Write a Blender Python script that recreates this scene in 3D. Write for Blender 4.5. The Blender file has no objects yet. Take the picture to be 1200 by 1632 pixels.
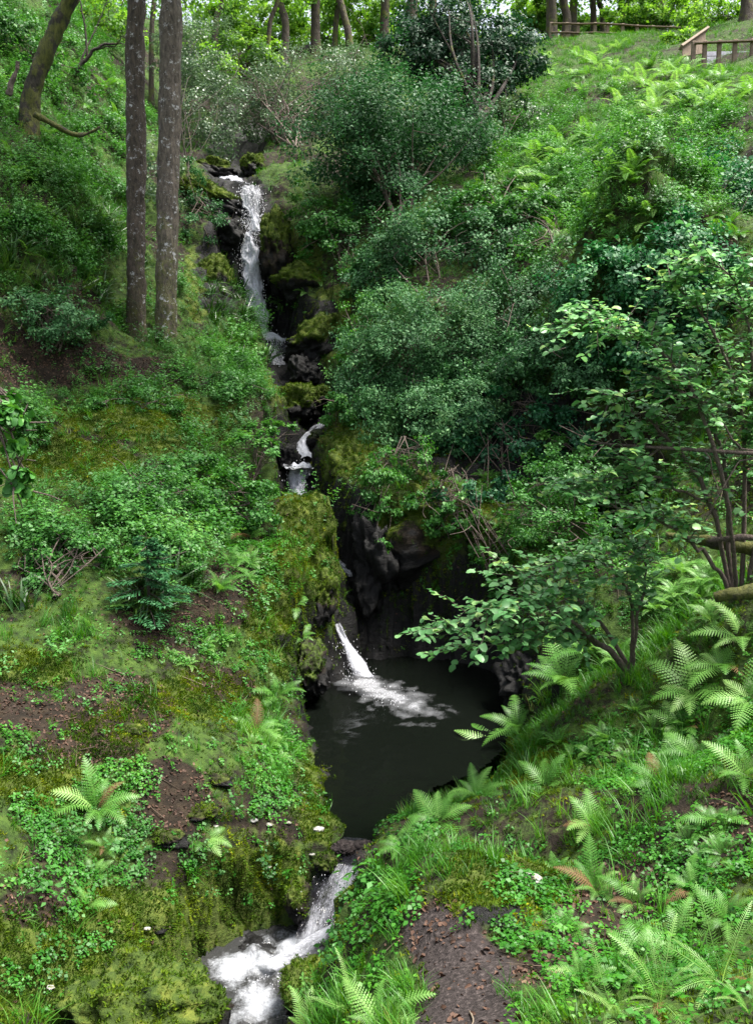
import bpy, math, random
import numpy as np
R = math.radians
rng = np.random.default_rng(7)
random.seed(7)

# ------------------------------------------------------------------ camera, world, sun, exposure
scene = bpy.context.scene
col = scene.collection
PITCH = 8.0
cam_d = bpy.data.cameras.new('camera')
cam_d.sensor_fit = 'VERTICAL'
cam_d.angle_y = R(60.0)
cam_d.clip_start = 0.05
cam_d.clip_end = 600
cam = bpy.data.objects.new('camera', cam_d)
cam.rotation_euler = (R(90 - PITCH), 0, 0)
col.objects.link(cam)
scene.camera = cam

world = bpy.data.worlds.new('World')
scene.world = world
world.use_nodes = True
wn = world.node_tree
sky = wn.nodes.new('ShaderNodeTexSky')
sky.sky_type = 'NISHITA'
sky.sun_disc = False
SUN_EL, SUN_AZ = 68.0, 95.0           # azimuth clockwise from +Y
sky.sun_elevation = R(SUN_EL)
sky.sun_rotation = R(SUN_AZ)
sky.air_density = 1.0
sky.dust_density = 2.5
sky.ozone_density = 1.0
bg = wn.nodes['Background']
bg.inputs['Strength'].default_value = 0.085
cloud = wn.nodes.new('ShaderNodeHueSaturation')      # thin high cloud: a whiter sky
cloud.inputs['Saturation'].default_value = 0.4
wn.links.new(sky.outputs[0], cloud.inputs['Color'])
wn.links.new(cloud.outputs[0], bg.inputs[0])

sun_d = bpy.data.lights.new('sun', 'SUN')
sun_d.energy = 3.0
sun_d.angle = R(24)
sun_d.color = (1.0, 0.96, 0.88)
sun = bpy.data.objects.new('sun', sun_d)
sun.rotation_euler = (R(90 - SUN_EL), 0, R(180 - SUN_AZ))
col.objects.link(sun)

scene.view_settings.view_transform = 'Standard'
scene.view_settings.look = 'None'
scene.view_settings.gamma = 1
scene.view_settings.exposure = 2.08
scene.render.engine = 'CYCLES'
cy = scene.cycles
cy.max_bounces = 7
cy.diffuse_bounces = 2
cy.glossy_bounces = 3
cy.transmission_bounces = 4
cy.transparent_max_bounces = 12
cy.caustics_reflective = False
cy.caustics_refractive = False

# ------------------------------------------------------------------ picture geometry helpers (photo pixels 1200 x 1632)
F = 816 / math.tan(R(30))
cp, sp = math.cos(R(PITCH)), math.sin(R(PITCH))
def ray(u, v):
    u = np.asarray(u, float); v = np.asarray(v, float)
    xc = (u - 600) / F; yc = (816 - v) / F
    return np.stack([xc + 0 * yc, cp + sp * yc + 0 * xc, -sp + cp * yc + 0 * xc], -1)
def at(u, v, d):
    r = ray(u, v)
    return r * (np.asarray(d, float) / r[..., 1])[..., None]
def proj(P):
    P = np.asarray(P, float)
    f = P[..., 1] * cp - P[..., 2] * sp
    up = P[..., 1] * sp + P[..., 2] * cp
    f = np.where(np.abs(f) < 1e-3, 1e-3, f)
    return 600 + F * P[..., 0] / f, 816 - F * up / f, f

# ------------------------------------------------------------------ noise
_perm = np.random.default_rng(3).permutation(256)
_perm = np.concatenate([_perm, _perm, _perm])
_grad = np.random.default_rng(4).normal(size=(256, 3))
_grad /= np.linalg.norm(_grad, axis=1)[:, None]
def noise3(p):
    p = np.asarray(p, float)
    i = np.floor(p).astype(int); f = p - i; i &= 255
    w = f * f * f * (f * (f * 6 - 15) + 10)
    out = 0
    for dx in (0, 1):
        wx = w[..., 0] if dx else 1 - w[..., 0]
        for dy in (0, 1):
            wy = w[..., 1] if dy else 1 - w[..., 1]
            for dz in (0, 1):
                wz = w[..., 2] if dz else 1 - w[..., 2]
                h = _perm[_perm[_perm[i[..., 0] + dx] + i[..., 1] + dy] + i[..., 2] + dz]
                g = _grad[h]
                out = out + wx * wy * wz * (g[..., 0] * (f[..., 0] - dx) + g[..., 1] * (f[..., 1] - dy) + g[..., 2] * (f[..., 2] - dz))
    return out * 1.5
def fbm(p, octv=4, gain=0.5):
    p = np.asarray(p, float); a = 1; s = 0
    for k in range(octv):
        s = s + a * noise3(p + 17.3 * k); p = p * 2.03; a *= gain
    return s
def sstep(a, b, x):
    t = np.clip((x - a) / (b - a), 0, 1)
    return t * t * (3 - 2 * t)

# ------------------------------------------------------------------ object helpers
def tag(o, label=None, cat=None, group=None, kind=None):
    if label: o['label'] = label
    if cat: o['category'] = cat
    if group: o['group'] = group
    if kind: o['kind'] = kind
    return o
def empty(name, loc, label=None, cat=None, group=None):
    o = bpy.data.objects.new(name, None)
    o.location = loc; o.empty_display_size = 0.2
    col.objects.link(o)
    return tag(o, label, cat, group)
def mesh_obj(name, V, Fc, mat, parent=None, tint=None, uv=None, smooth=False, attrs=None, loc=None):
    """one mesh object from numpy verts and quad (or mixed list) faces"""
    me = bpy.data.meshes.new(name)
    V = np.asarray(V, np.float32)
    if isinstance(Fc, np.ndarray):
        n, k = Fc.shape
        me.vertices.add(len(V)); me.vertices.foreach_set('co', V.ravel())
        me.loops.add(n * k); me.loops.foreach_set('vertex_index', Fc.astype(np.int32).ravel())
        me.polygons.add(n); me.polygons.foreach_set('loop_start', np.arange(0, n * k, k, dtype=np.int32))
        me.update(calc_edges=True)
    else:
        me.from_pydata([tuple(map(float, v)) for v in V], [], [tuple(map(int, f)) for f in Fc])
    if smooth:
        me.polygons.foreach_set('use_smooth', np.ones(len(me.polygons), bool))
    al = dict(attrs or {})
    if tint is not None: al['tint'] = tint
    for k, a in al.items():
        at_ = me.attributes.new(k, 'FLOAT', 'POINT')
        at_.data.foreach_set('value', np.asarray(a, np.float32))
    if uv is not None:
        l = me.uv_layers.new(name='uv')
        idx = np.empty(len(me.loops), np.int32); me.loops.foreach_get('vertex_index', idx)
        l.data.foreach_set('uv', np.asarray(uv, np.float32)[idx].ravel())
    if mat is not None: me.materials.append(mat)
    o = bpy.data.objects.new(name, me)
    col.objects.link(o)
    if parent is not None: o.parent = parent
    if loc is not None: o.location = loc
    return o
def cat_mesh(parts):
    """join (V, F, tint) tuples that share face size"""
    Vs, Fs, Ts, n = [], [], [], 0
    for V, Fc, t in parts:
        Vs.append(V); Fs.append(Fc + n); Ts.append(np.broadcast_to(np.asarray(t, float), (len(V),))); n += len(V)
    return np.concatenate(Vs), np.concatenate(Fs), np.concatenate(Ts)
def tube(P, rad, n=8, closed_end=True):
    """swept tube of quads along the polyline P with radius per point"""
    P = np.asarray(P, float); m = len(P)
    rad = np.broadcast_to(np.asarray(rad, float), (m,))
    T = np.gradient(P, axis=0); T /= np.linalg.norm(T, axis=1)[:, None] + 1e-9
    ref = np.array([0.13, 0.97, 0.2]) if abs(T[:, 1]).mean() < 0.8 else np.array([1.0, 0.1, 0.1])
    A = np.cross(T, ref); A /= np.linalg.norm(A, axis=1)[:, None] + 1e-9
    B = np.cross(T, A)
    an = np.linspace(0, 2 * math.pi, n, endpoint=False)
    V = P[:, None] + rad[:, None, None] * (np.cos(an)[None, :, None] * A[:, None] + np.sin(an)[None, :, None] * B[:, None])
    V = V.reshape(-1, 3)
    i, j = np.meshgrid(np.arange(m - 1), np.arange(n), indexing='ij')
    Fc = np.stack([i * n + j, i * n + (j + 1) % n, (i + 1) * n + (j + 1) % n, (i + 1) * n + j], -1).reshape(-1, 4)
    return V, Fc
def smooth_line(pts, n):
    """Catmull-Rom through points"""
    P = np.asarray(pts, float)
    if len(P) == 2: P = np.array([P[0], P.mean(0), P[1]])
    Q = np.vstack([2 * P[0] - P[1], P, 2 * P[-1] - P[-2]])
    out = []
    t = np.linspace(0, len(P) - 1, n)
    for x in t:
        k = min(int(x), len(P) - 2); f = x - k
        a, b, c, d = Q[k:k + 4]
        out.append(0.5 * (2 * b + (c - a) * f + (2 * a - 5 * b + 4 * c - d) * f * f + (3 * b - a - 3 * c + d) * f ** 3))
    return np.array(out)

# ------------------------------------------------------------------ materials
def new_mat(name):
    m = bpy.data.materials.new(name); m.use_nodes = True
    nt = m.node_tree; nt.nodes.clear()
    out = nt.nodes.new('ShaderNodeOutputMaterial')
    return m, nt, out
def nd(nt, typ, **kw):
    n = nt.nodes.new(typ)
    for k, v in kw.items(): setattr(n, k, v)
    return n
def ramp(nt, stops, src=None, interp='LINEAR'):
    r = nt.nodes.new('ShaderNodeValToRGB')
    r.color_ramp.interpolation = interp
    while len(r.color_ramp.elements) < len(stops): r.color_ramp.elements.new(0.5)
    for e, (p, c) in zip(r.color_ramp.elements, stops):
        e.position = p; e.color = (*c, 1) if len(c) == 3 else c
    if src is not None: nt.links.new(src, r.inputs[0])
    return r
def leaf_mat(name, stops, rough=0.5, spec=0.5, trans=0.3, tcol=None):
    m, nt, out = new_mat(name)
    def vivid(c, k=1.22 if 'fern' not in name else 1.08):
        l = .25 * c[0] + .65 * c[1] + .1 * c[2]
        return tuple(max(.003, l + (x - l) * k) for x in c)
    stops = [(q, vivid(c)) for q, c in stops]
    a = nd(nt, 'ShaderNodeAttribute', attribute_name='tint')
    r = ramp(nt, stops, a.outputs['Fac'])
    p = nd(nt, 'ShaderNodeBsdfPrincipled')
    p.inputs['Roughness'].default_value = rough
    p.inputs['Specular IOR Level'].default_value = spec
    nt.links.new(r.outputs[0], p.inputs['Base Color'])
    t = nd(nt, 'ShaderNodeBsdfTranslucent')
    g = nd(nt, 'ShaderNodeHueSaturation')
    g.inputs['Hue'].default_value = 0.485; g.inputs['Saturation'].default_value = 1.1; g.inputs['Value'].default_value = 1.5
    nt.links.new(r.outputs[0], g.inputs['Color']); nt.links.new(g.outputs[0], t.inputs['Color'])
    mx = nd(nt, 'ShaderNodeMixShader'); mx.inputs[0].default_value = trans
    nt.links.new(p.outputs[0], mx.inputs[1]); nt.links.new(t.outputs[0], mx.inputs[2])
    nt.links.new(mx.outputs[0], out.inputs[0])
    return m
def mathn(nt, op, a, b=None, clamp=False):
    n = nt.nodes.new('ShaderNodeMath'); n.operation = op; n.use_clamp = clamp
    for i, x in enumerate((a, b)):
        if x is None: continue
        if isinstance(x, (int, float)): n.inputs[i].default_value = x
        else: nt.links.new(x, n.inputs[i])
    return n.outputs[0]
def mixc(nt, fac, a, b):
    n = nt.nodes.new('ShaderNodeMix'); n.data_type = 'RGBA'
    for sock, x in ((n.inputs[0], fac), (n.inputs[6], a), (n.inputs[7], b)):
        if isinstance(x, (int, float)): sock.default_value = x
        elif isinstance(x, tuple): sock.default_value = (*x, 1)
        else: nt.links.new(x, sock)
    return n.outputs[2]
def noise_n(nt, scale, detail=4, rough=0.6, vec=None, dim='3D'):
    n = nd(nt, 'ShaderNodeTexNoise'); n.inputs['Scale'].default_value = scale
    n.inputs['Detail'].default_value = detail; n.inputs['Roughness'].default_value = rough
    if vec is not None: nt.links.new(vec, n.inputs['Vector'])
    return n.outputs[0]

def ground_material(name, attr=True):
    """damp rock blackened as by shade, moss, leaf litter and soil; where each lies is a per-vertex attribute"""
    m, nt, out = new_mat(name)
    geo = nd(nt, 'ShaderNodeNewGeometry'); pos = geo.outputs['Position']
    n1 = noise_n(nt, 1.3, 5, 0.65, pos); n2 = noise_n(nt, 9, 5, 0.7, pos); n3 = noise_n(nt, 45, 3, 0.7, pos)
    rock = ramp(nt, [(0.3, (0.0025, 0.0025, 0.0025)), (0.55, (0.007, 0.0065, 0.0065)), (0.8, (0.030, 0.028, 0.028))], n2).outputs[0]  # damp rock, taken near black to put the gorge shade into its colour
    mossA = ramp(nt, [(0.28, (0.03, 0.036, 0.006)), (0.5, (0.055, 0.082, 0.012)), (0.72, (0.12, 0.138, 0.022))], n2).outputs[0]
    mossB = ramp(nt, [(0.3, (0.012, 0.024, 0.006)), (0.55, (0.04, 0.075, 0.012)), (0.75, (0.075, 0.125, 0.02))], n2).outputs[0]
    humus = ramp(nt, [(0.3, (0.005, 0.004, 0.0025)), (0.5, (0.018, 0.0125, 0.008)), (0.72, (0.045, 0.032, 0.02))], n2).outputs[0]  # extra dark humus: contact shade under the plants is in the colour
    soil = ramp(nt, [(0.3, (0.012, 0.009, 0.0085)), (0.55, (0.036, 0.028, 0.027)), (0.7, (0.085, 0.068, 0.064))], n3).outputs[0]
    def A(k): return nd(nt, 'ShaderNodeAttribute', attribute_name=k).outputs['Fac']
    def soft(fac, w=0.5):
        v = mathn(nt, 'ADD', fac, mathn(nt, 'MULTIPLY', mathn(nt, 'SUBTRACT', n2, 0.5), w))
        v = mathn(nt, 'ADD', v, mathn(nt, 'MULTIPLY', mathn(nt, 'SUBTRACT', n1, 0.5), w))
        return ramp(nt, [(0.38, (0, 0, 0)), (0.6, (1, 1, 1))], v).outputs[0]
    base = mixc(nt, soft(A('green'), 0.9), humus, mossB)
    base = mixc(nt, soft(A('moss'), 0.7), base, mossA)
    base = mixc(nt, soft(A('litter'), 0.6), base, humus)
    base = mixc(nt, soft(A('soil'), 0.4), base, soil)
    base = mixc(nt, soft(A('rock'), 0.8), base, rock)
    p = nd(nt, 'ShaderNodeBsdfPrincipled')
    nt.links.new(base, p.inputs['Base Color'])
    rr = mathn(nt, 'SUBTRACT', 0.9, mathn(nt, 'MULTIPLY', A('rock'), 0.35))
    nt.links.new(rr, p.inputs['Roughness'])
    p.inputs['Specular IOR Level'].default_value = 0.22
    b = nd(nt, 'ShaderNodeBump'); b.inputs['Strength'].default_value = 0.6; b.inputs['Distance'].default_value = 0.05
    mp = nd(nt, 'ShaderNodeMapping'); mp.inputs['Scale'].default_value = (1, 1, 3.5); mp.inputs['Rotation'].default_value = (0.25, 0.35, 0); nt.links.new(pos, mp.inputs['Vector'])
    n4 = noise_n(nt, 5, 6, .75, mp.outputs[0])
    nt.links.new(mathn(nt, 'ADD', mathn(nt, 'ADD', n2, mathn(nt, 'MULTIPLY', n3, 0.5)), mathn(nt, 'MULTIPLY', n4, 1.2)), b.inputs['Height'])
    nt.links.new(b.outputs[0], p.inputs['Normal'])
    nt.links.new(p.outputs[0], out.inputs[0])
    return m

# ------------------------------------------------------------------ terrain: banks through measured points, ravine carved along the stream
_tp = np.array([
 # left bank
 (0,1632,4.2),(200,1632,4.7),(330,1600,5.0),(0,1400,5.2),(250,1400,6.0),(440,1400,6.45),(380,1480,5.9),(520,1300,7.25),(300,1250,6.8),(0,1200,6.2),
 (455,1100,9.3),(450,1040,9.6),(300,1050,8.6),(0,1000,8.0),(0,850,9.2),(200,950,8.8),(200,800,10.2),(400,850,10.9),(400,950,9.9),
 (503,858,11.75),(528,930,11.15),(500,1000,10.9),(432,812,12.5),(250,680,12.0),(430,650,14.0),(100,720,11.3),(0,620,11.6),(80,590,13.0),(200,500,15.2),(270,550,15.0),
 (385,568,17.3),(432,604,17.3),(450,640,15.5),(320,480,17.5),(370,500,18.3),(320,420,19.0),(345,330,20.5),(300,250,22.0),(0,400,13.5),(0,200,16.0),(0,60,19.0),
 (150,300,17.5),(180,150,22.0),(100,20,23.0),(120,480,14.0),(150,400,15.3),(220,350,18.5),(250,200,24.0),
 # behind the fall
 (450,230,24.0),(400,180,27.0),(450,90,34.0),(600,80,36.0),(300,100,30.0),(750,90,36.0),
 # right bank
 (810,1150,9.4),(850,1200,8.2),(670,1300,7.0),(610,1360,6.2),(600,1480,5.25),(500,1600,4.3),(650,1450,4.7),(720,1400,4.9),(740,1530,3.7),(740,1632,3.1),
 (850,1380,5.0),(1000,1300,5.3),(1200,1300,4.6),(1200,1600,2.9),(1000,1500,3.9),(900,1150,7.6),(1100,1150,6.5),(1200,1000,6.8),(1000,1050,7.8),(900,1030,9.0),
 (1200,850,8.5),(1000,900,9.5),(850,950,10.3),(800,850,11.6),(800,750,12.7),(660,760,12.6),(560,720,13.4),(650,680,13.9),(800,650,13.7),
 (800,550,14.6),(1000,650,12.2),(1000,500,12.6),(1200,500,11.0),(1200,650,9.8),(650,500,15.5),(540,520,18.0),(560,400,19.0),(460,380,20.2),(450,290,21.5),
 (700,350,18.0),(850,350,16.5),(1000,350,15.8),(1200,350,13.5),(800,230,22.0),(1000,230,19.0),(1200,200,17.0),(850,120,29.0),(920,62,38.0),(1000,130,25.0),
 (1150,105,26.0),(1050,60,34.0),
])
TP = at(_tp[:, 0], _tp[:, 1], _tp[:, 2])
EX = np.array([(0,0,-1.62),(0,-6,-0.8),(-6,0,-3.0),(7,0,0.6),(12,8,4.5),(-14,10,5.5),(-16,25,13),(-30,30,19),(18,22,10),(30,35,19),(-12,42,16.5),(6,42,15.2),
               (22,45,17),(0,60,16.0),(40,70,19),(-40,70,20),(0,120,18),(-80,120,22),(80,120,22),(-60,20,26),(60,20,24),(-30,-10,4),(30,-10,6)], float)
CP = np.vstack([TP, EX])
def _ker(r2): return -np.sqrt(r2 + 0.25)
_n = len(CP)
_d2 = ((CP[:, None, :2] - CP[None, :, :2]) ** 2).sum(-1)
_A = np.zeros((_n + 3, _n + 3))
_A[:_n, :_n] = _ker(_d2) - np.eye(_n) * 0.06
_A[:_n, _n] = 1; _A[:_n, _n + 1:] = CP[:, :2]
_A[_n:, :_n] = _A[:_n, _n:].T
_w = np.linalg.solve(_A, np.concatenate([CP[:, 2], np.zeros(3)]))
def bank(x, y):
    sh = np.shape(x); x = np.ravel(x); y = np.ravel(y)
    out = np.empty(len(x))
    for s in range(0, len(x), 20000):
        X = x[s:s + 20000]; Y = y[s:s + 20000]
        d2 = (X[:, None] - CP[None, :, 0]) ** 2 + (Y[:, None] - CP[None, :, 1]) ** 2
        out[s:s + 20000] = _ker(d2) @ _w[:_n] + _w[_n] + X * _w[_n + 1] + Y * _w[_n + 2]
    return out.reshape(sh)

# stream: (u, v, depth, half width, wall width)
_st = [(360,1700,5.1,.5,.25),(410,1560,6.0,.45,.25),(488,1500,6.28,.22,.22),(545,1400,6.58,.19,.2),(566,1372,6.75,.10,.14),(578,1350,6.88,.10,.14)]
_st2 = [(600,1100,10.45,.35,.4),(575,1070,10.65,.18,.22),(552,1016,10.95,.12,.16),(572,940,12.0,.12,.2),(492,862,12.85,.2,.2),(480,815,13.4,.22,.3),(470,752,13.9,.24,.3),(488,738,14.4,.3,.3),
        (480,705,14.75,.2,.3),(512,688,15.1,.25,.3),(500,655,16.2,.25,.35),(470,610,17.8,.25,.35),(442,580,18.9,.25,.35),(437,550,19.2,.3,.4),(428,545,19.55,.45,.5),
        (412,530,19.85,.5,.5),(400,420,20.15,.28,.45),(400,303,20.4,.32,.4),(388,290,21.2,.3,.4),(362,285,22.0,.4,.4),(380,255,24.5,.4,.6),(400,200,29,.4,.8)]
ST1 = at(*np.array(_st)[:, :3].T); ST2 = at(*np.array(_st2)[:, :3].T)
W1 = np.array(_st)[:, 3:]; W2 = np.array(_st2)[:, 3:]
POOL_Z, LOW_Z = -3.75, -4.28
def on_plane(uv, z):
    uv = np.array(uv, float); r = ray(uv[:, 0], uv[:, 1])
    return (r * (z / r[:, 2])[:, None])[:, :2]
POOL = on_plane([(480,1120),(492,1160),(516,1205),(538,1260),(556,1310),(564,1340),(572,1362),(590,1358),(606,1328),(640,1297),(668,1250),(740,1225),(795,1180),(815,1130),(800,1075),(740,1055),(650,1048),(590,1052),(560,1068),(535,1090)], POOL_Z)
LOW = on_plane([(338,1565),(385,1525),(450,1505),(500,1500),(490,1540),(468,1632),(470,1720),(345,1720),(350,1632)], LOW_Z)
def poly_sd(x, y, poly):
    """signed distance to a polygon, negative inside"""
    x = np.ravel(x); y = np.ravel(y)
    d = np.full(len(x), 1e9); ins = np.zeros(len(x), bool)
    for a, b in zip(poly, np.roll(poly, -1, 0)):
        e = b - a
        t = np.clip(((x - a[0]) * e[0] + (y - a[1]) * e[1]) / (e @ e), 0, 1)
        d = np.minimum(d, (x - a[0] - t * e[0]) ** 2 + (y - a[1] - t * e[1]) ** 2)
        c = ((a[1] > y) != (b[1] > y)) & (x < e[0] * (y - a[1]) / (e[1] if abs(e[1]) > 1e-9 else 1e-9) + a[0])
        ins ^= c
    d = np.sqrt(d)
    return np.where(ins, -d, d)
def line_near(x, y, P, W):
    x = np.ravel(x); y = np.ravel(y)
    best = np.full(len(x), 1e9); z = np.zeros(len(x)); w = np.zeros((len(x), 2))
    for k in range(len(P) - 1):
        a, b = P[k], P[k + 1]; e = (b - a)[:2]
        t = np.clip(((x - a[0]) * e[0] + (y - a[1]) * e[1]) / (e @ e + 1e-12), 0, 1)
        d = np.hypot(x - a[0] - t * e[0], y - a[1] - t * e[1])
        ww = W[k] + t[:, None] * (W[k + 1] - W[k])
        s = d - ww[:, 0]
        m = s < best
        best = np.where(m, s, best); z = np.where(m, a[2] + t * (b - a)[2], z); w = np.where(m[:, None], ww, w)
    return best, z, w
def height(x, y):
    """terrain height and how rocky (carved) it is"""
    sh = np.shape(x); x = np.ravel(np.asarray(x, float)); y = np.ravel(np.asarray(y, float))
    p = np.stack([x, y, 0 * x], -1)
    h = bank(x, y)
    dd = np.hypot(x, y)
    amp = np.clip(dd / 12, 0.35, 1.6)
    h = h + 0.16 * amp * fbm(p * 0.9, 3) + 0.05 * fbm(p * 4.1, 3) * np.clip(amp, 0.5, 1)
    wob = 0.10 * fbm(p * 2.2 + 9, 3)
    carve = np.zeros(len(x))
    for P, W in ((ST1, W1), (ST2, W2)):
        s, z, w = line_near(x, y, P, W)
        k = 1 - sstep(0, 1, (s + wob) / w[:, 1])
        bed = z - 0.10 + 0.05 * fbm(p * 5 + 31, 2)
        h = np.where(k > 0, np.minimum(h, bed) * k + h * (1 - k), h)
        carve = np.maximum(carve, 1 - sstep(0.0, 1.0, (s + 0.8 * wob) / (w[:, 1] + 0.15)))
    for poly, z, ww in ((POOL, POOL_Z, 0.24), (LOW, LOW_Z, 0.25)):
        s = poly_sd(x, y, poly)
        k = 1 - sstep(0, 1, (s + wob * 0.6) / ww)
        bed = z - 0.08 - np.clip(-s, 0, 0.5) * 0.9
        h = np.where(k > 0, np.minimum(h, bed) * k + h * (1 - k), h)
        carve = np.maximum(carve, 1 - sstep(0.0, 1.0, (s + 0.8 * wob) / (ww + 0.12)))
    return h.reshape(sh), carve.reshape(sh)

def spaced(lo, hi, step, far_lo, far_hi, grow=1.12):
    c = list(np.arange(lo, hi + 1e-6, step)); s = step
    while c[-1] < far_hi: s *= grow; c.append(c[-1] + s)
    s = step; a = []
    x = lo
    while x > far_lo: s *= grow; x -= s; a.append(x)
    return np.array(a[::-1] + c)
GX = spaced(-5.5, 4.5, 0.055, -120, 120)
GY = spaced(2.4, 22.0, 0.06, -20, 160)
gx, gy = np.meshgrid(GX, GY)
gz, gcarve = height(gx, gy)
NX, NY = len(GX), len(GY)
def hz(x, y):
    """bilinear look-up of the built terrain"""
    x = np.asarray(x, float); y = np.asarray(y, float)
    i = np.clip(np.searchsorted(GX, x) - 1, 0, NX - 2); j = np.clip(np.searchsorted(GY, y) - 1, 0, NY - 2)
    a = np.clip((x - GX[i]) / (GX[i + 1] - GX[i]), 0, 1); b = np.clip((y - GY[j]) / (GY[j + 1] - GY[j]), 0, 1)
    return (gz[j, i] * (1 - a) + gz[j, i + 1] * a) * (1 - b) + (gz[j + 1, i] * (1 - a) + gz[j + 1, i + 1] * a) * b
def hit(u, v, lift=0.0):
    """first point of the terrain seen at a photo pixel"""
    r = ray(u, v); t = np.concatenate([np.arange(2.4, 30, 0.02), np.arange(30, 110, 0.2)])
    P = r[None] * (t / r[1])[:, None]
    below = P[:, 2] < hz(P[:, 0], P[:, 1])
    k = int(np.argmax(below)) if below.any() else len(t) - 1
    p = P[k].copy(); p[2] = hz(p[0], p[1]) + lift
    return p

# where moss, litter, soil ... lie: soft patches measured from the photo
TV = np.stack([gx, gy, gz], -1).reshape(-1, 3)
_tu, _tv, _tf = proj(TV)
_front = (TV[:, 1] > 1.5)
def patches(lst, u, v, front, P, jitter=0.45):
    nz = fbm(P * 1.7 + 5, 3) * jitter
    out = np.zeros(len(u))
    for (a, b, ra, rb) in lst:
        r = np.hypot((u - a) / ra, (v - b) / rb) + nz
        out = np.maximum(out, 1 - sstep(0.75, 1.2, r))
    return out * front
Z_MOSS = [(250,670,150,45),(130,730,110,40),(480,640,60,60),(500,880,65,130),(450,1000,55,120),(530,930,40,80),(300,1500,200,90),(100,1560,160,90),(400,1420,110,70),(60,1240,80,50),
          (330,1110,110,40),(180,1180,60,40),(60,1060,70,30),(520,1260,50,90),(800,1420,90,60),(850,1220,60,40),(450,420,60,60),(520,500,60,40),(560,720,60,90),(330,440,40,60),(360,300,60,50),
          (700,850,110,100),(780,900,60,60),(480,560,60,40),(340,800,60,30),(220,1600,150,60)]
Z_LITTER = [(90,580,130,45),(230,600,60,30),(190,1130,90,60),(130,1190,100,30),(290,980,90,50),(280,1260,60,60),(60,1440,50,30),(360,930,60,40),(30,1130,60,40),
            (930,1480,60,70),(870,1540,60,40),(1150,1320,60,50),(1000,1420,60,60),(965,215,28,22),(1010,300,30,20),(1120,400,60,40),(960,160,30,15),(350,1090,60,30),(690,1480,50,40)]
Z_SOIL = [(570,1355,34,34),(740,1560,85,90),(700,1500,50,50),(740,1632,80,60)]
Z_ROCK = [(610,960,70,80),(800,700,130,100),(620,1030,150,40),(480,520,60,60),(350,420,40,80),(560,820,40,60),(790,1465,60,20),(860,1090,50,50)]
TMOSS = patches(Z_MOSS, _tu, _tv, _front, TV)
TLIT = patches(Z_LITTER, _tu, _tv, _front, TV)
TSOIL = patches(Z_SOIL, _tu, _tv, _front, TV)
TROCK = np.maximum(patches(Z_ROCK, _tu, _tv, _front, TV), gcarve.ravel() * (.45 + .5 * sstep(7.0, 8.0, TV[:, 1])))
_zw, _, _ = line_near(TV[:, 0], TV[:, 1], ST2, W2)
TGREEN = np.clip(0.55 + 0.5 * fbm(TV * 0.8 + 3, 3), 0, 1)
# push rocky faces in and out along their normals so that they are craggy, not smooth
_g = TV.reshape(NY, NX, 3)
_du = np.gradient(_g, axis=1); _dv = np.gradient(_g, axis=0)
TN = np.cross(_du, _dv).reshape(-1, 3); TN /= np.linalg.norm(TN, axis=1)[:, None]
steep = 1 - sstep(0.35, 0.8, TN[:, 2])
_ridge = np.abs(fbm(TV * np.array([1.6, 1.6, 2.6]) + 40, 4))
TV2 = TV + TN * (np.clip(TROCK + steep, 0, 1) * (0.28 * (0.35 - _ridge)) * sstep(2.5, 5, TV[:, 1]) * (TV[:, 1] < 40))[:, None]
_i, _j = np.meshgrid(np.arange(NY - 1), np.arange(NX - 1), indexing='ij')
TF = np.stack([_i * NX + _j, _i * NX + _j + 1, (_i + 1) * NX + _j + 1, (_i + 1) * NX + _j], -1).reshape(-1, 4)
M_GROUND = ground_material('ground')
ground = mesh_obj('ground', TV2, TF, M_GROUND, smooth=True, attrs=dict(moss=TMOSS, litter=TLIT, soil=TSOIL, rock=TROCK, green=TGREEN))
tag(ground, 'mossy hillsides and rocky ravine of the stream', None, None, 'structure')

# ------------------------------------------------------------------ plant building blocks: (verts, quads, tint) templates
def norm(a): return a / (np.linalg.norm(a, axis=-1, keepdims=True) + 1e-9)
def rhomb(w=0.5, l=1.0, fold=0.08, base=0.0, mid=0.45, droop=0.08):
    V = np.array([(0, base, 0), (w / 2, base + mid * l, fold), (0, base + l, -droop), (-w / 2, base + mid * l, fold)], float)
    return V, np.array([[0, 1, 2, 3]])
def oval_leaf(w=0.72, fold=0.10, droop=0.12):
    V = np.array([(0,0,0),(0,.55,.0),(0,1.0,-droop),
                  (.36*w/.72,.18,fold*.8),(.5*w,.55,fold),(.27*w/.72,.86,fold*.3-droop*.5),
                  (-.36*w/.72,.18,fold*.8),(-.5*w,.55,fold),(-.27*w/.72,.86,fold*.3-droop*.5)], float)
    Fc = np.array([[0,3,4,1],[1,4,5,2],[0,1,7,6],[1,2,8,7]])
    return V, Fc
def frames(Y, N):
    Y = norm(Y); Z = norm(N - (N * Y).sum(-1, keepdims=True) * Y); X = np.cross(Y, Z)
    return X, Y, Z
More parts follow.
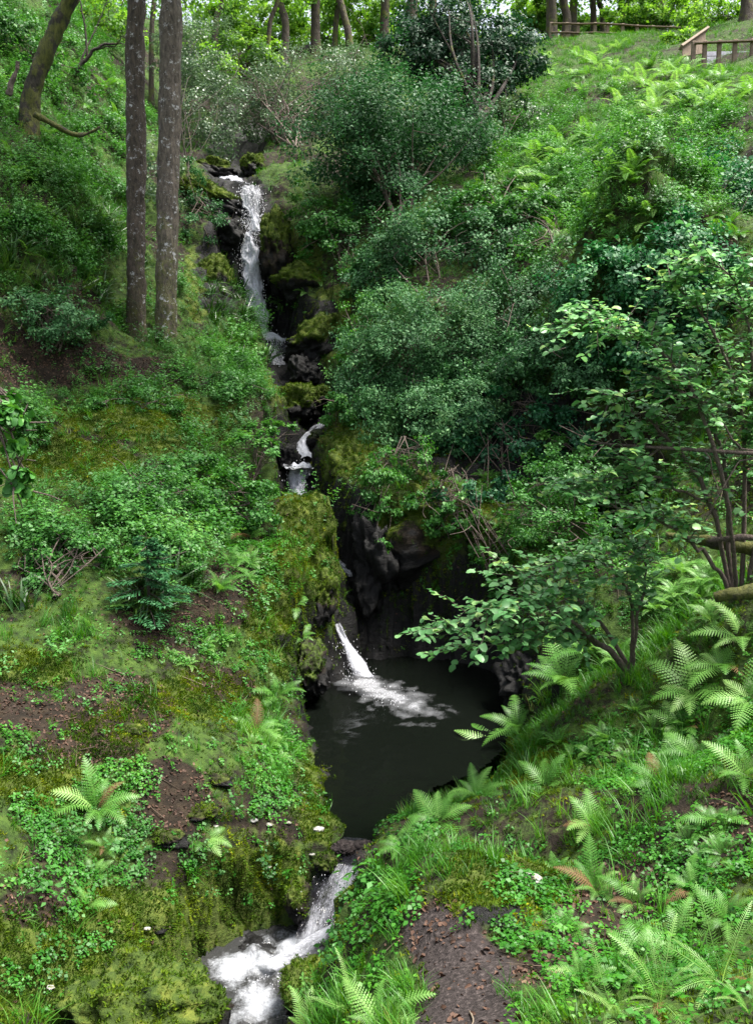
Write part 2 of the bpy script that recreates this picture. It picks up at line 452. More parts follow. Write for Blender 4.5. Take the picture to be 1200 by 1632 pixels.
def instance(templates, P, X, Y, Z, s, tint, rg, jit=0.12):
    """realise copies of small templates; tint is per copy, jittered per leaf by the template's own tint"""
    outV, outF, outT, n0 = [], [], [], 0
    which = rg.integers(0, len(templates), len(P))
    s = np.broadcast_to(np.asarray(s, float), (len(P),)); tint = np.broadcast_to(np.asarray(tint, float), (len(P),))
    for k, tm in enumerate(templates):
        idx = np.nonzero(which == k)[0]
        if not len(idx): continue
        V, Fc = tm[0], tm[1]; tt = tm[2] if len(tm) > 2 else np.zeros(len(V))
        W = P[idx, None] + s[idx, None, None] * (V[None, :, 0, None] * X[idx, None] + V[None, :, 1, None] * Y[idx, None] + V[None, :, 2, None] * Z[idx, None])
        outV.append(W.reshape(-1, 3))
        outF.append((Fc[None] + (np.arange(len(idx)) * len(V))[:, None, None]).reshape(-1, 4) + n0)
        outT.append((tint[idx, None] + tt[None] * jit * 4).ravel())
        n0 += len(idx) * len(V)
    return np.concatenate(outV), np.concatenate(outF), np.clip(np.concatenate(outT), 0, 1)

def build_template(fn, seed):
    return fn(np.random.default_rng(seed))
def tm_sprig(rg, nleaf=34, leaf=0.13, spread=0.32, height=1.0, w=0.55, narrow=False):
    """leafy upright sprig, one unit tall"""
    parts = []
    nst = 4
    P, Y, N, tt = [], [], [], []
    for s in range(nst):
        az = rg.uniform(0, 2 * math.pi); lean = rg.uniform(0.1, 0.75)
        d = np.array([math.cos(az) * lean, math.sin(az) * lean, 1.0]); d /= np.linalg.norm(d)
        L = height * rg.uniform(0.65, 1.05)
        c = rg.uniform(-.12, .12)
        for k in range(nleaf // nst):
            t = rg.uniform(0.3, 1.0)
            p = d * L * t + np.array([rg.normal(0, .03), rg.normal(0, .03), 0])
            a = rg.uniform(0, 2 * math.pi)
            y = np.array([math.cos(a), math.sin(a), rg.uniform(-.1, .5)])
            P.append(p); Y.append(y); N.append([rg.normal(0, .35), rg.normal(0, .35), 1]); tt.append(c + rg.uniform(-.1, .1) + 0.12 * (t - .6))
    P, Y, N = map(np.array, (P, Y, N)); X, Y, Z = frames(Y, N)
    V, Fc, T = instance([rhomb(w, 1.0, .12)], P, X, Y, Z, leaf * rg.uniform(.7, 1.2, len(P)), np.array(tt) + .5, rg)
    return V, Fc, T - .5
def tm_herb(rg, nleaf=11, leaf=0.42):
    az = rg.uniform(0, 2 * math.pi, nleaf); r = np.sqrt(rg.uniform(0, 1, nleaf)) * 0.8; h = rg.uniform(.25, 1, nleaf) * (1.1 - r * .6)
    P = np.stack([np.cos(az) * r, np.sin(az) * r, h], -1)
    Y = np.stack([np.cos(az), np.sin(az), rg.uniform(-.35, .25, nleaf)], -1); N = np.stack([rg.normal(0, .3, nleaf), rg.normal(0, .3, nleaf), np.ones(nleaf)], -1)
    X, Y, Z = frames(Y, N)
    V, Fc, T = instance([rhomb(.85, 1, .1)], P - Y * leaf * .5, X, Y, Z, leaf * rg.uniform(.6, 1.2, nleaf), .5 + rg.uniform(-.12, .12, nleaf), rg)
    return V, Fc, T - .5
def blade(rg, L, w, az, lean, bend, seg=4):
    t = np.linspace(0, 1, seg + 1)
    r = lean * t * L + bend * t ** 2.2 * L
    z = L * (t - 0.42 * bend * t ** 2.4 - .12 * lean * t)
    c = np.array([math.cos(az), math.sin(az), 0]); sd = np.array([-math.sin(az), math.cos(az), 0])
    ctr = c[None] * r[:, None] + np.array([0, 0, 1.0])[None] * z[:, None]
    ww = w * (1 - t ** 1.6) * 0.5 + w * .02
    V = np.concatenate([ctr - sd * ww[:, None], ctr + sd * ww[:, None]])
    n = seg + 1
    Fc = np.array([[i, n + i, n + i + 1, i + 1] for i in range(seg)])
    return V, Fc
def tm_grass(rg, n=11, w=0.028, lean=.5, bend=.6, seg=3):
    ps = []
    for k in range(n):
        V, Fc = blade(rg, rg.uniform(.45, 1.0), w * rg.uniform(.7, 1.3), rg.uniform(0, 6.28), rg.uniform(0, lean), rg.uniform(.1, bend), seg)
        V = V + np.array([rg.normal(0, .1), rg.normal(0, .1), 0])
        ps.append((V, Fc, rg.uniform(-.14, .14)))
    return cat_mesh(ps)
def tm_moss(rg, n=14):
    az = rg.uniform(0, 6.28, n); r = np.sqrt(rg.uniform(0, 1, n)) * .9
    P = np.stack([np.cos(az) * r, np.sin(az) * r, 0 * r - .05], -1)
    Y = np.stack([rg.normal(0, .6, n), rg.normal(0, .6, n), np.ones(n)], -1); N = rg.normal(0, 1, (n, 3))
    X, Y, Z = frames(Y, N)
    V, Fc, T = instance([rhomb(.32, 1, .05)], P, X, Y, Z, rg.uniform(.35, .9, n), .5 + rg.uniform(-.16, .16, n), rg)
    return V, Fc, T - .5
def tm_litter(rg):
    V, Fc = oval_leaf(.62, rg.uniform(.05, .3), rg.uniform(-.2, .3)); V = V - np.array([0, .5, 0])
    V[:, 2] += rg.normal(0, .1, len(V)) + .1; V[:, :2] *= 1 + rg.normal(0, .12, (len(V), 2))
    return V, Fc, np.zeros(len(V))

def frond_mesh(rg, L, e0, e1, npair, width, detail, taper=0.85, sweep=0.35, stalk=0.14, pw=0.9, curl=0.0):
    """fern frond growing from the origin towards +Y, arching from elevation e0 to e1 (degrees)"""
    n = 26
    t = np.linspace(0, 1, n); e = np.radians(e0 + (e1 - e0) * t ** 1.3)
    ds = L / (n - 1)
    y = np.concatenate([[0], np.cumsum(np.cos(e[:-1]) * ds)]); z = np.concatenate([[0], np.cumsum(np.sin(e[:-1]) * ds)])
    x = curl * L * t ** 2
    C = np.stack([x, y, z], -1)
    T = norm(np.gradient(C, axis=0)); S = norm(np.cross(T, np.array([0, 0, 1.0]))); Nn = np.cross(S, T)
    ps = []
    w = 0.006 + 0.012 * (1 - t)
    V = np.concatenate([C - S * (w * L * .35)[:, None], C + S * (w * L * .35)[:, None]])
    ps.append((V, np.array([[i, n + i, n + i + 1, i + 1] for i in range(n - 1)]), 0.15))
    tk = stalk + (1 - stalk) * (np.arange(npair) + .3) / npair
    gap = L * (1 - stalk) / npair
    for k, tt in enumerate(tk):
        f = tt * (n - 1); i = min(int(f), n - 2); a = f - i
        c = C[i] * (1 - a) + C[i + 1] * a; Tt = T[i]; Ss = S[i]; N0 = Nn[i]
        q = (tt - stalk) / (1 - stalk)
        prof = (min(1, .55 + q * 2.2)) * (1 - q ** 1.5) ** taper
        pl = width * L * max(prof, .03)
        for sg in (-1, 1):
            d = norm(Ss * sg + Tt * (sweep + .35 * q) + N0 * rg.normal(.02, .06)); nn = norm(N0 - (N0 @ d) * d); cr = np.cross(d, nn)
            dr = -0.16 * pl * rg.uniform(.3, 1.3)
            if detail == 0:
                Vp = np.array([c - cr * gap * pw * .42, c + d * pl * .55 - cr * gap * pw * .36 + nn * dr * .3, c + d * pl + nn * dr, c + d * pl * .5 + cr * gap * pw * .44 + nn * dr * .3])
                ps.append((Vp, np.array([[0, 1, 2, 3]]), rg.uniform(-.12, .12)))
            else:
                m = detail
                ti = rg.uniform(-.1, .1)
                u = np.linspace(0, 1, m + 1)
                for j in range(m):
                    u0, u1 = u[j], u[j + 1]
                    b0 = c + d * pl * u0 + nn * dr * u0 ** 2; b1 = c + d * pl * u1 + nn * dr * u1 ** 2
                    wv = gap * pw * .46 * (1 - (u0) ** 1.4) + gap * .04
                    tip = d * (pl / m) * .3
                    Va = np.array([b0, b0 + cr * wv * .9 + tip * .45 , b0 + cr * wv + tip * 1.35, b1])
                    Vb = np.array([b0, b1, b0 - cr * wv + tip * 1.35, b0 - cr * wv * .9 + tip * .45])
                    ps.append((Va, np.array([[0, 1, 2, 3]]), ti)); ps.append((Vb, np.array([[0, 1, 2, 3]]), ti))
    return cat_mesh(ps)

# ------------------------------------------------------------------ scattering over the terrain
_tri_c = TV2[TF].mean(1)
_e1 = TV2[TF[:, 1]] - TV2[TF[:, 0]]; _e2 = TV2[TF[:, 3]] - TV2[TF[:, 0]]
_cr = np.cross(_e1, _e2); _area = np.linalg.norm(_cr, axis=1); _fn = _cr / (_area[:, None] + 1e-12)
_fu, _fv, _ff = proj(_tri_c)
_inview = (_tri_c[:, 1] > 2.0) & (_tri_c[:, 1] < 62) & (_fu > -260) & (_fu < 1460) & (_fv > -120) & (_fv < 1850)
_wet = np.minimum(poly_sd(_tri_c[:, 0], _tri_c[:, 1], POOL), poly_sd(_tri_c[:, 0], _tri_c[:, 1], LOW))
for _P, _W in ((ST1, W1), (ST2, W2)):
    _wet = np.minimum(_wet, line_near(_tri_c[:, 0], _tri_c[:, 1], _P, _W)[0])
_dry = sstep(0.0, 0.18, _wet)
_rockf = TROCK[TF].mean(1); _mossf = TMOSS[TF].mean(1); _litf = TLIT[TF].mean(1); _soilf = TSOIL[TF].mean(1)
def zone(lst, jitter=0.4, seed=0):
    nz = fbm(_tri_c * 1.5 + seed * 7.7, 3) * jitter
    out = np.zeros(len(_tri_c))
    for (a, b, ra, rb) in lst:
        r = np.hypot((_fu - a) / ra, (_fv - b) / rb) + nz
        out = np.maximum(out, 1 - sstep(.75, 1.15, r))
    return out
def clump(freq, seed, lo=-.15, hi=.25):
    return sstep(lo, hi, fbm(_tri_c * freq + seed * 3.1, 3))
def sample(dens, rg, cap=200000):
    """points on the terrain with the given density per square metre"""
    ex = _area * np.clip(dens, 0, None) * _inview
    k = rg.poisson(ex)
    idx = np.repeat(np.arange(len(k)), k)
    if len(idx) > cap: idx = rg.choice(idx, cap, replace=False)
    a = rg.uniform(0, 1, (len(idx), 1)); b = rg.uniform(0, 1, (len(idx), 1))
    q = TV2[TF[idx]]
    P = (q[:, 0] * (1 - a) + q[:, 1] * a) * (1 - b) + (q[:, 3] * (1 - a) + q[:, 2] * a) * b
    return P, _fn[idx], idx
def upright(N, rg, k=0.4, tilt=.15):
    n = len(N)
    Z = norm(np.array([0, 0, 1.0]) * (1 - k) + N * k + rg.normal(0, tilt, (n, 3)))
    a = rg.uniform(0, 6.283, n)
    Y = np.stack([np.cos(a), np.sin(a), 0 * a], -1)
    Y = norm(Y - (Y * Z).sum(-1, keepdims=True) * Z)
    return np.cross(Y, Z), Y, Z
def stuff(name, label, templates, dens, size, mat, seed, k=.4, tilt=.15, tint=(.5, .2), cap=200000, smooth=False, sink=0.0, tfreq=1.2, lump=0):
    rg = np.random.default_rng(seed)
    P, N, idx = sample(dens, rg, cap)
    if not len(P): return None
    X, Y, Z = upright(N, rg, k, tilt)
    s = rg.uniform(size[0], size[1], len(P))
    if lump: s = s * (.55 + .95 * sstep(-.25, .4, fbm(P * lump + seed * 1.7, 2)))
    tn = tint[0] + tint[1] * (fbm(P * tfreq + seed, 2) * 1.2 + rg.normal(0, .35, len(P)))
    V, Fc, T = instance(templates, P - Z * sink, X, Y, Z, s, tn, rg)
    o = mesh_obj(name, V, Fc, mat, tint=T)
    print(name, len(P), len(Fc))
    return tag(o, label, None, None, 'stuff')

M_BILB = leaf_mat('bilberry_leaf', [(0, (.018, .055, .014)), (.45, (.045, .13, .034)), (.75, (.085, .21, .06)), (1, (.15, .29, .09))], .5, .4, .3)
M_HERB = leaf_mat('herb_leaf', [(0, (.02, .07, .015)), (.5, (.05, .16, .03)), (1, (.13, .28, .06))], .5, .4, .3)
M_GRASS = leaf_mat('grass_blade', [(0, (.022, .07, .016)), (.5, (.06, .165, .034)), (.85, (.125, .26, .06)), (1, (.26, .25, .10))], .45, .4, .35)
M_MOSS = leaf_mat('moss_tuft', [(0, (.018, .038, .007)), (.4, (.05, .09, .013)), (.75, (.11, .155, .022)), (1, (.23, .24, .04))], .8, .2, .2)
M_LITTER = leaf_mat('dead_leaf', [(0, (.025, .015, .011)), (.5, (.085, .050, .036)), (.8, (.21, .14, .105)), (1, (.42, .33, .26))], .7, .3, .05)
M_WOODRUSH = leaf_mat('woodrush_blade', [(0, (.01, .03, .008)), (.5, (.03, .075, .018)), (1, (.11, .17, .05))], .35, .5, .2)

SPR = [build_template(tm_sprig, 100 + k) for k in range(7)]
SPRW = [build_template(lambda r: tm_sprig(r, 30, .17, w=.6), 130 + k) for k in range(5)]
HERB = [build_template(tm_herb, 200 + k) for k in range(6)]
GRS = [build_template(tm_grass, 300 + k) for k in range(7)]
RUSH = [build_template(lambda r: tm_grass(r, 16, .055, .9, 1.0, 4), 340 + k) for k in range(5)]
MOS = [build_template(tm_moss, 400 + k) for k in range(5)]
LIT = [build_template(tm_litter, 500 + k) for k in range(6)]

Z_BILB = [(290,600,170,60),(200,625,110,50),(380,660,80,70),(330,490,60,50),(250,530,70,40),(230,790,110,60),(110,880,130,90),(250,900,120,70),(330,790,110,70),(30,680,60,70),(90,650,120,30),
          (40,120,110,110),(110,230,130,90),(50,320,120,90),(120,60,90,70),(180,200,60,60),(60,430,90,40),(1000,300,190,90),(900,210,140,70),(1120,220,90,60),(160,340,60,70),(330,720,80,50),(420,560,60,40),(380,520,60,40)]
Z_GRASS = [(690,1260,60,60),(900,1170,90,90),(1060,1060,110,60),(1130,970,90,60),(960,1250,110,60),(830,1300,100,50),(630,1600,50,70),(560,1630,60,30),(880,1620,80,60),
           (340,1290,70,50),(430,1180,60,70),(930,80,120,60),(850,170,130,90),(980,150,150,90),(760,240,90,80),(1100,120,130,60),(880,270,150,70),(1000,1330,120,60),(650,1400,70,50),
           (400,270,25,40),(1100,1230,120,80),(140,1000,110,25),(410,1010,40,40),(700,1380,130,30)]
Z_HERB = [(610,1450,60,60),(590,1560,60,70),(200,1260,80,50),(90,1320,100,60),(250,1350,60,60),(300,1390,60,40),(430,1060,70,60),(480,950,40,70),(420,900,80,60),(60,1200,80,60),(440,1240,60,70),(620,1400,60,60),(620,1500,40,60),
          (1100,1400,150,90),(1000,1560,150,80),(1150,1180,90,90),(850,1480,70,50),(1000,1210,110,60),(680,1340,70,50),(60,1430,90,40),(140,1360,90,50),(100,1540,110,50),(850,1420,70,50),
          (800,830,90,80),(900,800,90,80),(880,900,80,50),(720,820,60,40),(1020,960,90,60),(1140,1380,90,100),(300,1030,90,30),(470,1030,30,60)]
Z_RUSH = [(60,400,100,60),(150,420,70,60),(180,370,50,50),(230,960,70,40),(300,900,50,40),(370,480,50,40),(400,560,40,30),(350,940,40,40),(20,950,60,50)]
open_ = (1 - .9 * _soilf) * (1 - .75 * np.clip(_rockf * 1.3, 0, 1)) * _dry
far_ = sstep(12, 26, _tri_c[:, 1])
left_ = (_tri_c[:, 0] < -.4) * 1.0; edge_ = np.maximum(zone([(505,880,45,120),(460,1000,30,90),(530,930,30,60),(250,670,120,28),(140,715,90,24),(445,572,34,34)], .3), 0)
bare_ = (1 - left_ * .5 * np.clip(_mossf * 1.4, 0, 1)) * (1 - .9 * edge_)
bil = bare_ * zone(Z_BILB, seed=1) * clump(1.4, 1, -.45, .05) * open_ * (1 - .8 * _litf)
stuff('bilberry_undergrowth', 'low bright green bilberry undergrowth', SPR, bil * (240 - 150 * far_) + 9 * open_ * clump(.9, 11) * (_tri_c[:, 0] < 0), (.15, .34), M_BILB, 1, .35, .2, (.54, .34), lump=1.3)
gra = bare_ * zone(Z_GRASS, seed=2) * clump(2.0, 2, -.35, .25) * open_ * (1 - .6 * _litf)
stuff('grass', 'fresh green grass', GRS, gra * (330 - 220 * far_) + (46 - 22 * left_) * open_ * clump(1.1, 5, -.4, .2), (.07, .19), M_GRASS, 2, .3, .2, (.5, .3), lump=1.8)
hrb = 1.25 * bare_ * zone(Z_HERB, seed=3) * clump(2.2, 3, -.3, .1) * open_ * (1 - .5 * _litf)
stuff('leafy_ground_cover', 'small round leaved herbs covering the banks', HERB, hrb * 480 + (90 - 35 * left_) * open_ * clump(1.6, 6, -.3, .2) * (1 - far_), (.03, .072), M_HERB, 3, .5, .2, (.45, .3))
rsh = zone(Z_RUSH, seed=4) * clump(1.6, 4, -.3, .1) * open_
stuff('woodrush', 'dark strap leaved woodrush tufts', RUSH, rsh * 26, (.25, .5), M_WOODRUSH, 4, .35, .2, (.45, .3))
nearf = 1 - sstep(9, 17, _tri_c[:, 1])
mos = np.clip(_mossf + .12 * (1 - _litf), 0, 1) * (1 - _soilf) * (_dry * .9 + .1) * (1 - .6 * np.clip(_rockf - .3, 0, 1))
stuff('moss', 'yellow green moss over rock and soil', MOS, mos * (2400 * nearf + 260), (.016, .045), M_MOSS, 5, .85, .1, (.42, .42), cap=110000, tfreq=2.5)
lit = np.clip(_litf * 1.2 + .10 * clump(1.2, 8) + .22 * _soilf, 0, 1) * _dry * (1 - .5 * _rockf)
stuff('leaf_litter', 'brown fallen leaves on the bank', LIT, lit * (900 * (1 - far_) + 110), (.010, .036), M_LITTER, 6, .75, .5, (.34, .26), cap=110000, tfreq=2.0)

def tm_stick(rg):
    V, Fc = tube(smooth_line([(-.5, 0, .02), (rg.normal(0, .1), rg.normal(0, .12), .03), (.5, rg.normal(0, .1), .05)], 6), np.linspace(.022, .008, 6), 4)
    return V, Fc, np.zeros(len(V))
M_STICK = leaf_mat('dead_twig', [(0, (.025, .018, .013)), (.5, (.08, .06, .045)), (1, (.24, .20, .16))], .8, .3, .0)
stuff('fallen_twigs', 'thin dead twigs lying on the banks', [build_template(tm_stick, 600 + k) for k in range(5)], 2 * _dry * nearf + 6 * _litf, (.06, .28), M_STICK, 8, .9, .1, (.5, .4), cap=3000)

# ------------------------------------------------------------------ rocks
def ico(sub):
    import bmesh
    bm = bmesh.new(); bmesh.ops.create_icosphere(bm, subdivisions=sub, radius=1)
    V = np.array([v.co[:] for v in bm.verts]); Fc = np.array([[v.index for v in f.verts] for f in bm.faces]); bm.free()
    return V, Fc
_ICO = {k: ico(k) for k in (3, 4, 5)}
def rock(name, c, rad, seed, label, moss=.7, green=.5, dark=0.0, rot=0.0, tilt=0.0, sub=5, rough=.38, cat='rock', group=None, lean=0.0, soil=0.0):
    V, Fc = _ICO[sub]; V = V.copy()
    sc = 1.0
    n = fbm(V * 1.3 + seed * 5.7, 4) * rough
    cell = np.abs(fbm(V * 2.3 + seed * 2.1 + 60, 3)) * rough * .7
    V = V * (1 + n - cell + .10 * rough / .38 * fbm(V * np.array([4, 4, 9]) + seed, 4))[:, None]
    V = np.sign(V) * np.abs(V) ** .9
    V = V * np.asarray(rad)
    V[:, 0] += lean * V[:, 2]
    ca, sa = math.cos(tilt), math.sin(tilt)
    V = np.stack([V[:, 0] * ca + V[:, 2] * sa, V[:, 1], -V[:, 0] * sa + V[:, 2] * ca], -1)
    ca, sa = math.cos(rot), math.sin(rot)
    V = np.stack([V[:, 0] * ca - V[:, 1] * sa, V[:, 0] * sa + V[:, 1] * ca, V[:, 2]], -1)
    nz = norm(V / np.asarray(rad) ** 2)[:, 2]
    W = V + np.asarray(c)
    up = sstep(-.35, .45, nz + .5 * fbm(W * 3, 3))
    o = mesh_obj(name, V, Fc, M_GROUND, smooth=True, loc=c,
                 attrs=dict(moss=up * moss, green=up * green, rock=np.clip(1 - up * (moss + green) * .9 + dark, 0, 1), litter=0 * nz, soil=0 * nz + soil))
    MOSSY.append((W, Fc, up * moss))
    return tag(o, label, cat, group)
MOSSY = []
def rk(u, v, d, rad, seed, label, **k): return rock(k.pop('name', 'mossy_rock'), at(u, v, d), rad, seed, label, **k)
rk(508, 700, 14.75, (.20,.2,.15), 1, 'small dark mossy boulder splitting the little fall in the middle of the stream', moss=.35, dark=.25)
rk(458, 728, 14.3, (.2,.22,.24), 2, 'dark wet rock left of the white plunge pool', moss=.2, dark=.4)
rk(520, 545, 18.3, (.80,.7,.50), 3, 'big rounded mossy boulder right of the foot of the tall fall', moss=.75, tilt=-.5)
rk(486, 600, 17.7, (.35,.5,.42), 4, 'dark wet rock under the mossy boulder beside the small step', moss=.15, dark=.5)
rk(478, 645, 15.6, (.34,.55,.36), 5, 'rounded yellow mossy hump above the little dark boulder', moss=.9)
rk(515, 632, 16.5, (.28,.4,.2), 6, 'low mossy rock behind the yellow hump', moss=.7)
rk(698, 850, 12.75, (1.15,.75,.72), 7, 'broad dark rock wall with mossy brow overhanging the pool', moss=.75, green=.6, dark=-.25, name='rock_wall', rough=.5)
rk(560, 752, 13.5, (.42,.55,.50), 8, 'yellow mossy bulge right of the middle stream', moss=.85, tilt=.4)
rk(598, 905, 12.3, (.38,.5,.75), 9, 'dark bare rock pillar at the back of the gorge', moss=.12, green=.2, dark=.5, rough=.55)
rk(497, 1065, 10.35, (.22,.5,.34), 11, 'mossy wall foot between the left bank and the white fall', moss=.4, green=.5)
rk(840, 1085, 10.0, (.36,.5,.36), 12, 'dark wet rock on the right edge of the pool under the hazel', moss=.2, dark=.5)
rk(238, 1610, 4.62, (.42,.36,.26), 13, 'green mossy slab left of the foaming pool at the bottom', moss=.5, green=.7)
rk(492, 1580, 5.55, (.17,.26,.16), 14, 'mossy rock in the stream right of the foaming pool', moss=.8)
rk(824, 1428, 4.85, (.36,.26,.16), 15, 'flat mossy ledge above the bare soil patch', moss=.85, green=.3)
rk(820, 1476, 4.5, (.26,.16,.07), 16, 'grey slate ledge under the flat mossy ledge', moss=.1, green=.1)
rk(345, 325, 20.8, (1.0,.8,.32), 17, 'sloping mossy slab left of the top of the tall fall', moss=.9, tilt=.5)
rk(365, 375, 20.3, (.42,.5,.5), 18, 'dark wet rock under the sloping slab left of the fall', moss=.2, dark=.4)
rk(440, 400, 20.0, (.36,.6,.85), 19, 'mossy rock face right of the tall fall', moss=.6, green=.7, dark=-.4)
rk(488, 455, 19.4, (.62,.6,.42), 20, 'mossy brow overhanging the black hollow right of the fall', moss=.7, green=.7, dark=-.3)
rk(340, 455, 19.1, (.45,.5,.55), 21, 'yellow mossy shoulder left of the tall fall', moss=.85)
rk(335, 270, 22.6, (.6,.5,.3), 22, 'low mossy rock beside the upper stream', moss=.8)
rk(405, 270, 22.8, (.3,.6,.34), 23, 'bright mossy rock at the lip of the tall fall', moss=.9, green=.6)
rk(510, 955, 11.2, (.20,.45,.42), 10, 'mossy rock nose overhanging the pool from the left bank', moss=.8, green=.5, dark=-.1, tilt=.2)
rk(548, 1352, 6.84, (.10,.09,.05), 24, 'brown wet stone at the left of the pool outlet', moss=.1, dark=-.9, soil=.9)
rk(578, 1350, 6.86, (.13,.09,.045), 25, 'flat brown stone in the middle of the pool outlet', moss=.1, dark=-.9, soil=.9)
rk(520, 1376, 6.68, (.09,.10,.08), 29, 'small mossy stone beside the lip of the lower cascade', moss=.5, green=.3)
rk(415, 1530, 6.35, (.26,.22,.14), 26, 'dark wet boulder at the head of the foaming pool', moss=.05, dark=.6)
rk(474, 1436, 6.5, (.09,.16,.17), 27, 'mossy dark rock left of the lower cascade', moss=.6, green=.4)
for k, (u, v, rx, tl) in enumerate([(270,1340,.15,.3),(318,1300,.14,-.2),(250,1480,.08,.4),(290,1500,.07,.1),(210,1165,.13,.1),(350,1245,.12,.3)]):
    p = hit(u, v, .0)
    rock('stone', p, (rx, rx * .7, rx * .35), 40 + k, ['grey rock slab showing through the moss beside the small fern', 'tilted grey rock showing above the lower left moss', 'small bare stone in the lowest moss bank', 'small dark stone beside the lowest moss bank', 'grey stone lying in the leaf litter on the left bank', 'narrow grey stone on the left bank above the ferns'][k],
         moss=.5, green=.2, dark=-.25, tilt=tl, sub=4)

m, nt, out = new_mat('pale_lichen')
geo = nd(nt, 'ShaderNodeNewGeometry')
n2 = noise_n(nt, 22, 4, .7, geo.outputs['Position'])
c = ramp(nt, [(.40, (.10, .10, .05)), (.5, (.30, .29, .27)), (.7, (.52, .50, .49))], n2).outputs[0]
p = nd(nt, 'ShaderNodeBsdfPrincipled'); p.inputs['Roughness'].default_value = .9; nt.links.new(c, p.inputs['Base Color']); nt.links.new(p.outputs[0], out.inputs[0])
M_LICHEN = m
for k, (u, v, s) in enumerate([(845,1408,.06),(803,1457,.025),(508,1325,.045),(497,1367,.03),(430,1320,.03),(405,1312,.035),(378,1325,.022),(377,1404,.028),(460,1315,.025),(235,1487,.022),(80,1580,.025),(430,1390,.018),(545,1328,.03),(345,1322,.02),(450,1432,.016),(150,1118,.02),(260,1470,.018)]):
    V, Fc = _ICO[3]; V = V * (1 + .35 * fbm(V * 1.6 + k * 4.4, 3))[:, None] * np.array([s, s * .8, s * .35])
    o = mesh_obj('lichen_stone', V, Fc, M_LICHEN, smooth=True, loc=hit(u, v, .012 if k else .03))
    tag(o, {0: 'largest pale lichen patch, on the flat mossy ledge', 1: 'small pale lichen stone at the edge of the flat mossy ledge', 9: 'pale pebble in the moss left of the foaming pool', 10: 'pale pebble low on the mossy bottom left bank', 15: 'tiny pale stone in the leaf litter on the left bank', 16: 'tiny pale pebble on the moss above the foaming pool'}.get(k, 'small pale lichen covered stone on the left bank near the pool outlet'), 'stone', 'pale lichen stones')

# moss growing on the rocks
rg = np.random.default_rng(77)
Ps, Ns = [], []
for W, Fc, mo in MOSSY:
    q = W[Fc]; cr = np.cross(q[:, 1] - q[:, 0], q[:, 2] - q[:, 0]); ar = np.linalg.norm(cr, axis=1) / 2
    dist = q[:, 0, 1].mean()
    k = rg.poisson(ar * np.clip(mo[Fc].mean(1) - .15, 0, 1) * (1500 if dist < 9 else 700))
    idx = np.repeat(np.arange(len(k)), k)
    w = rg.dirichlet((1, 1, 1), len(idx))
    Ps.append((q[idx] * w[:, :, None]).sum(1)); Ns.append(cr[idx] / (ar[idx, None] * 2 + 1e-9))
P = np.concatenate(Ps); N = np.concatenate(Ns)
X, Y, Z = upright(N, rg, .9, .1)
V, Fc, T = instance(MOS, P, X, Y, Z, rg.uniform(.016, .05, len(P)), .42 + .3 * fbm(P * 2.5, 2) + rg.normal(0, .1, len(P)), rg)
tag(mesh_obj('moss_on_rocks', V, Fc, M_MOSS, tint=T), 'short yellow green moss growing on the rocks', None, None, 'stuff')

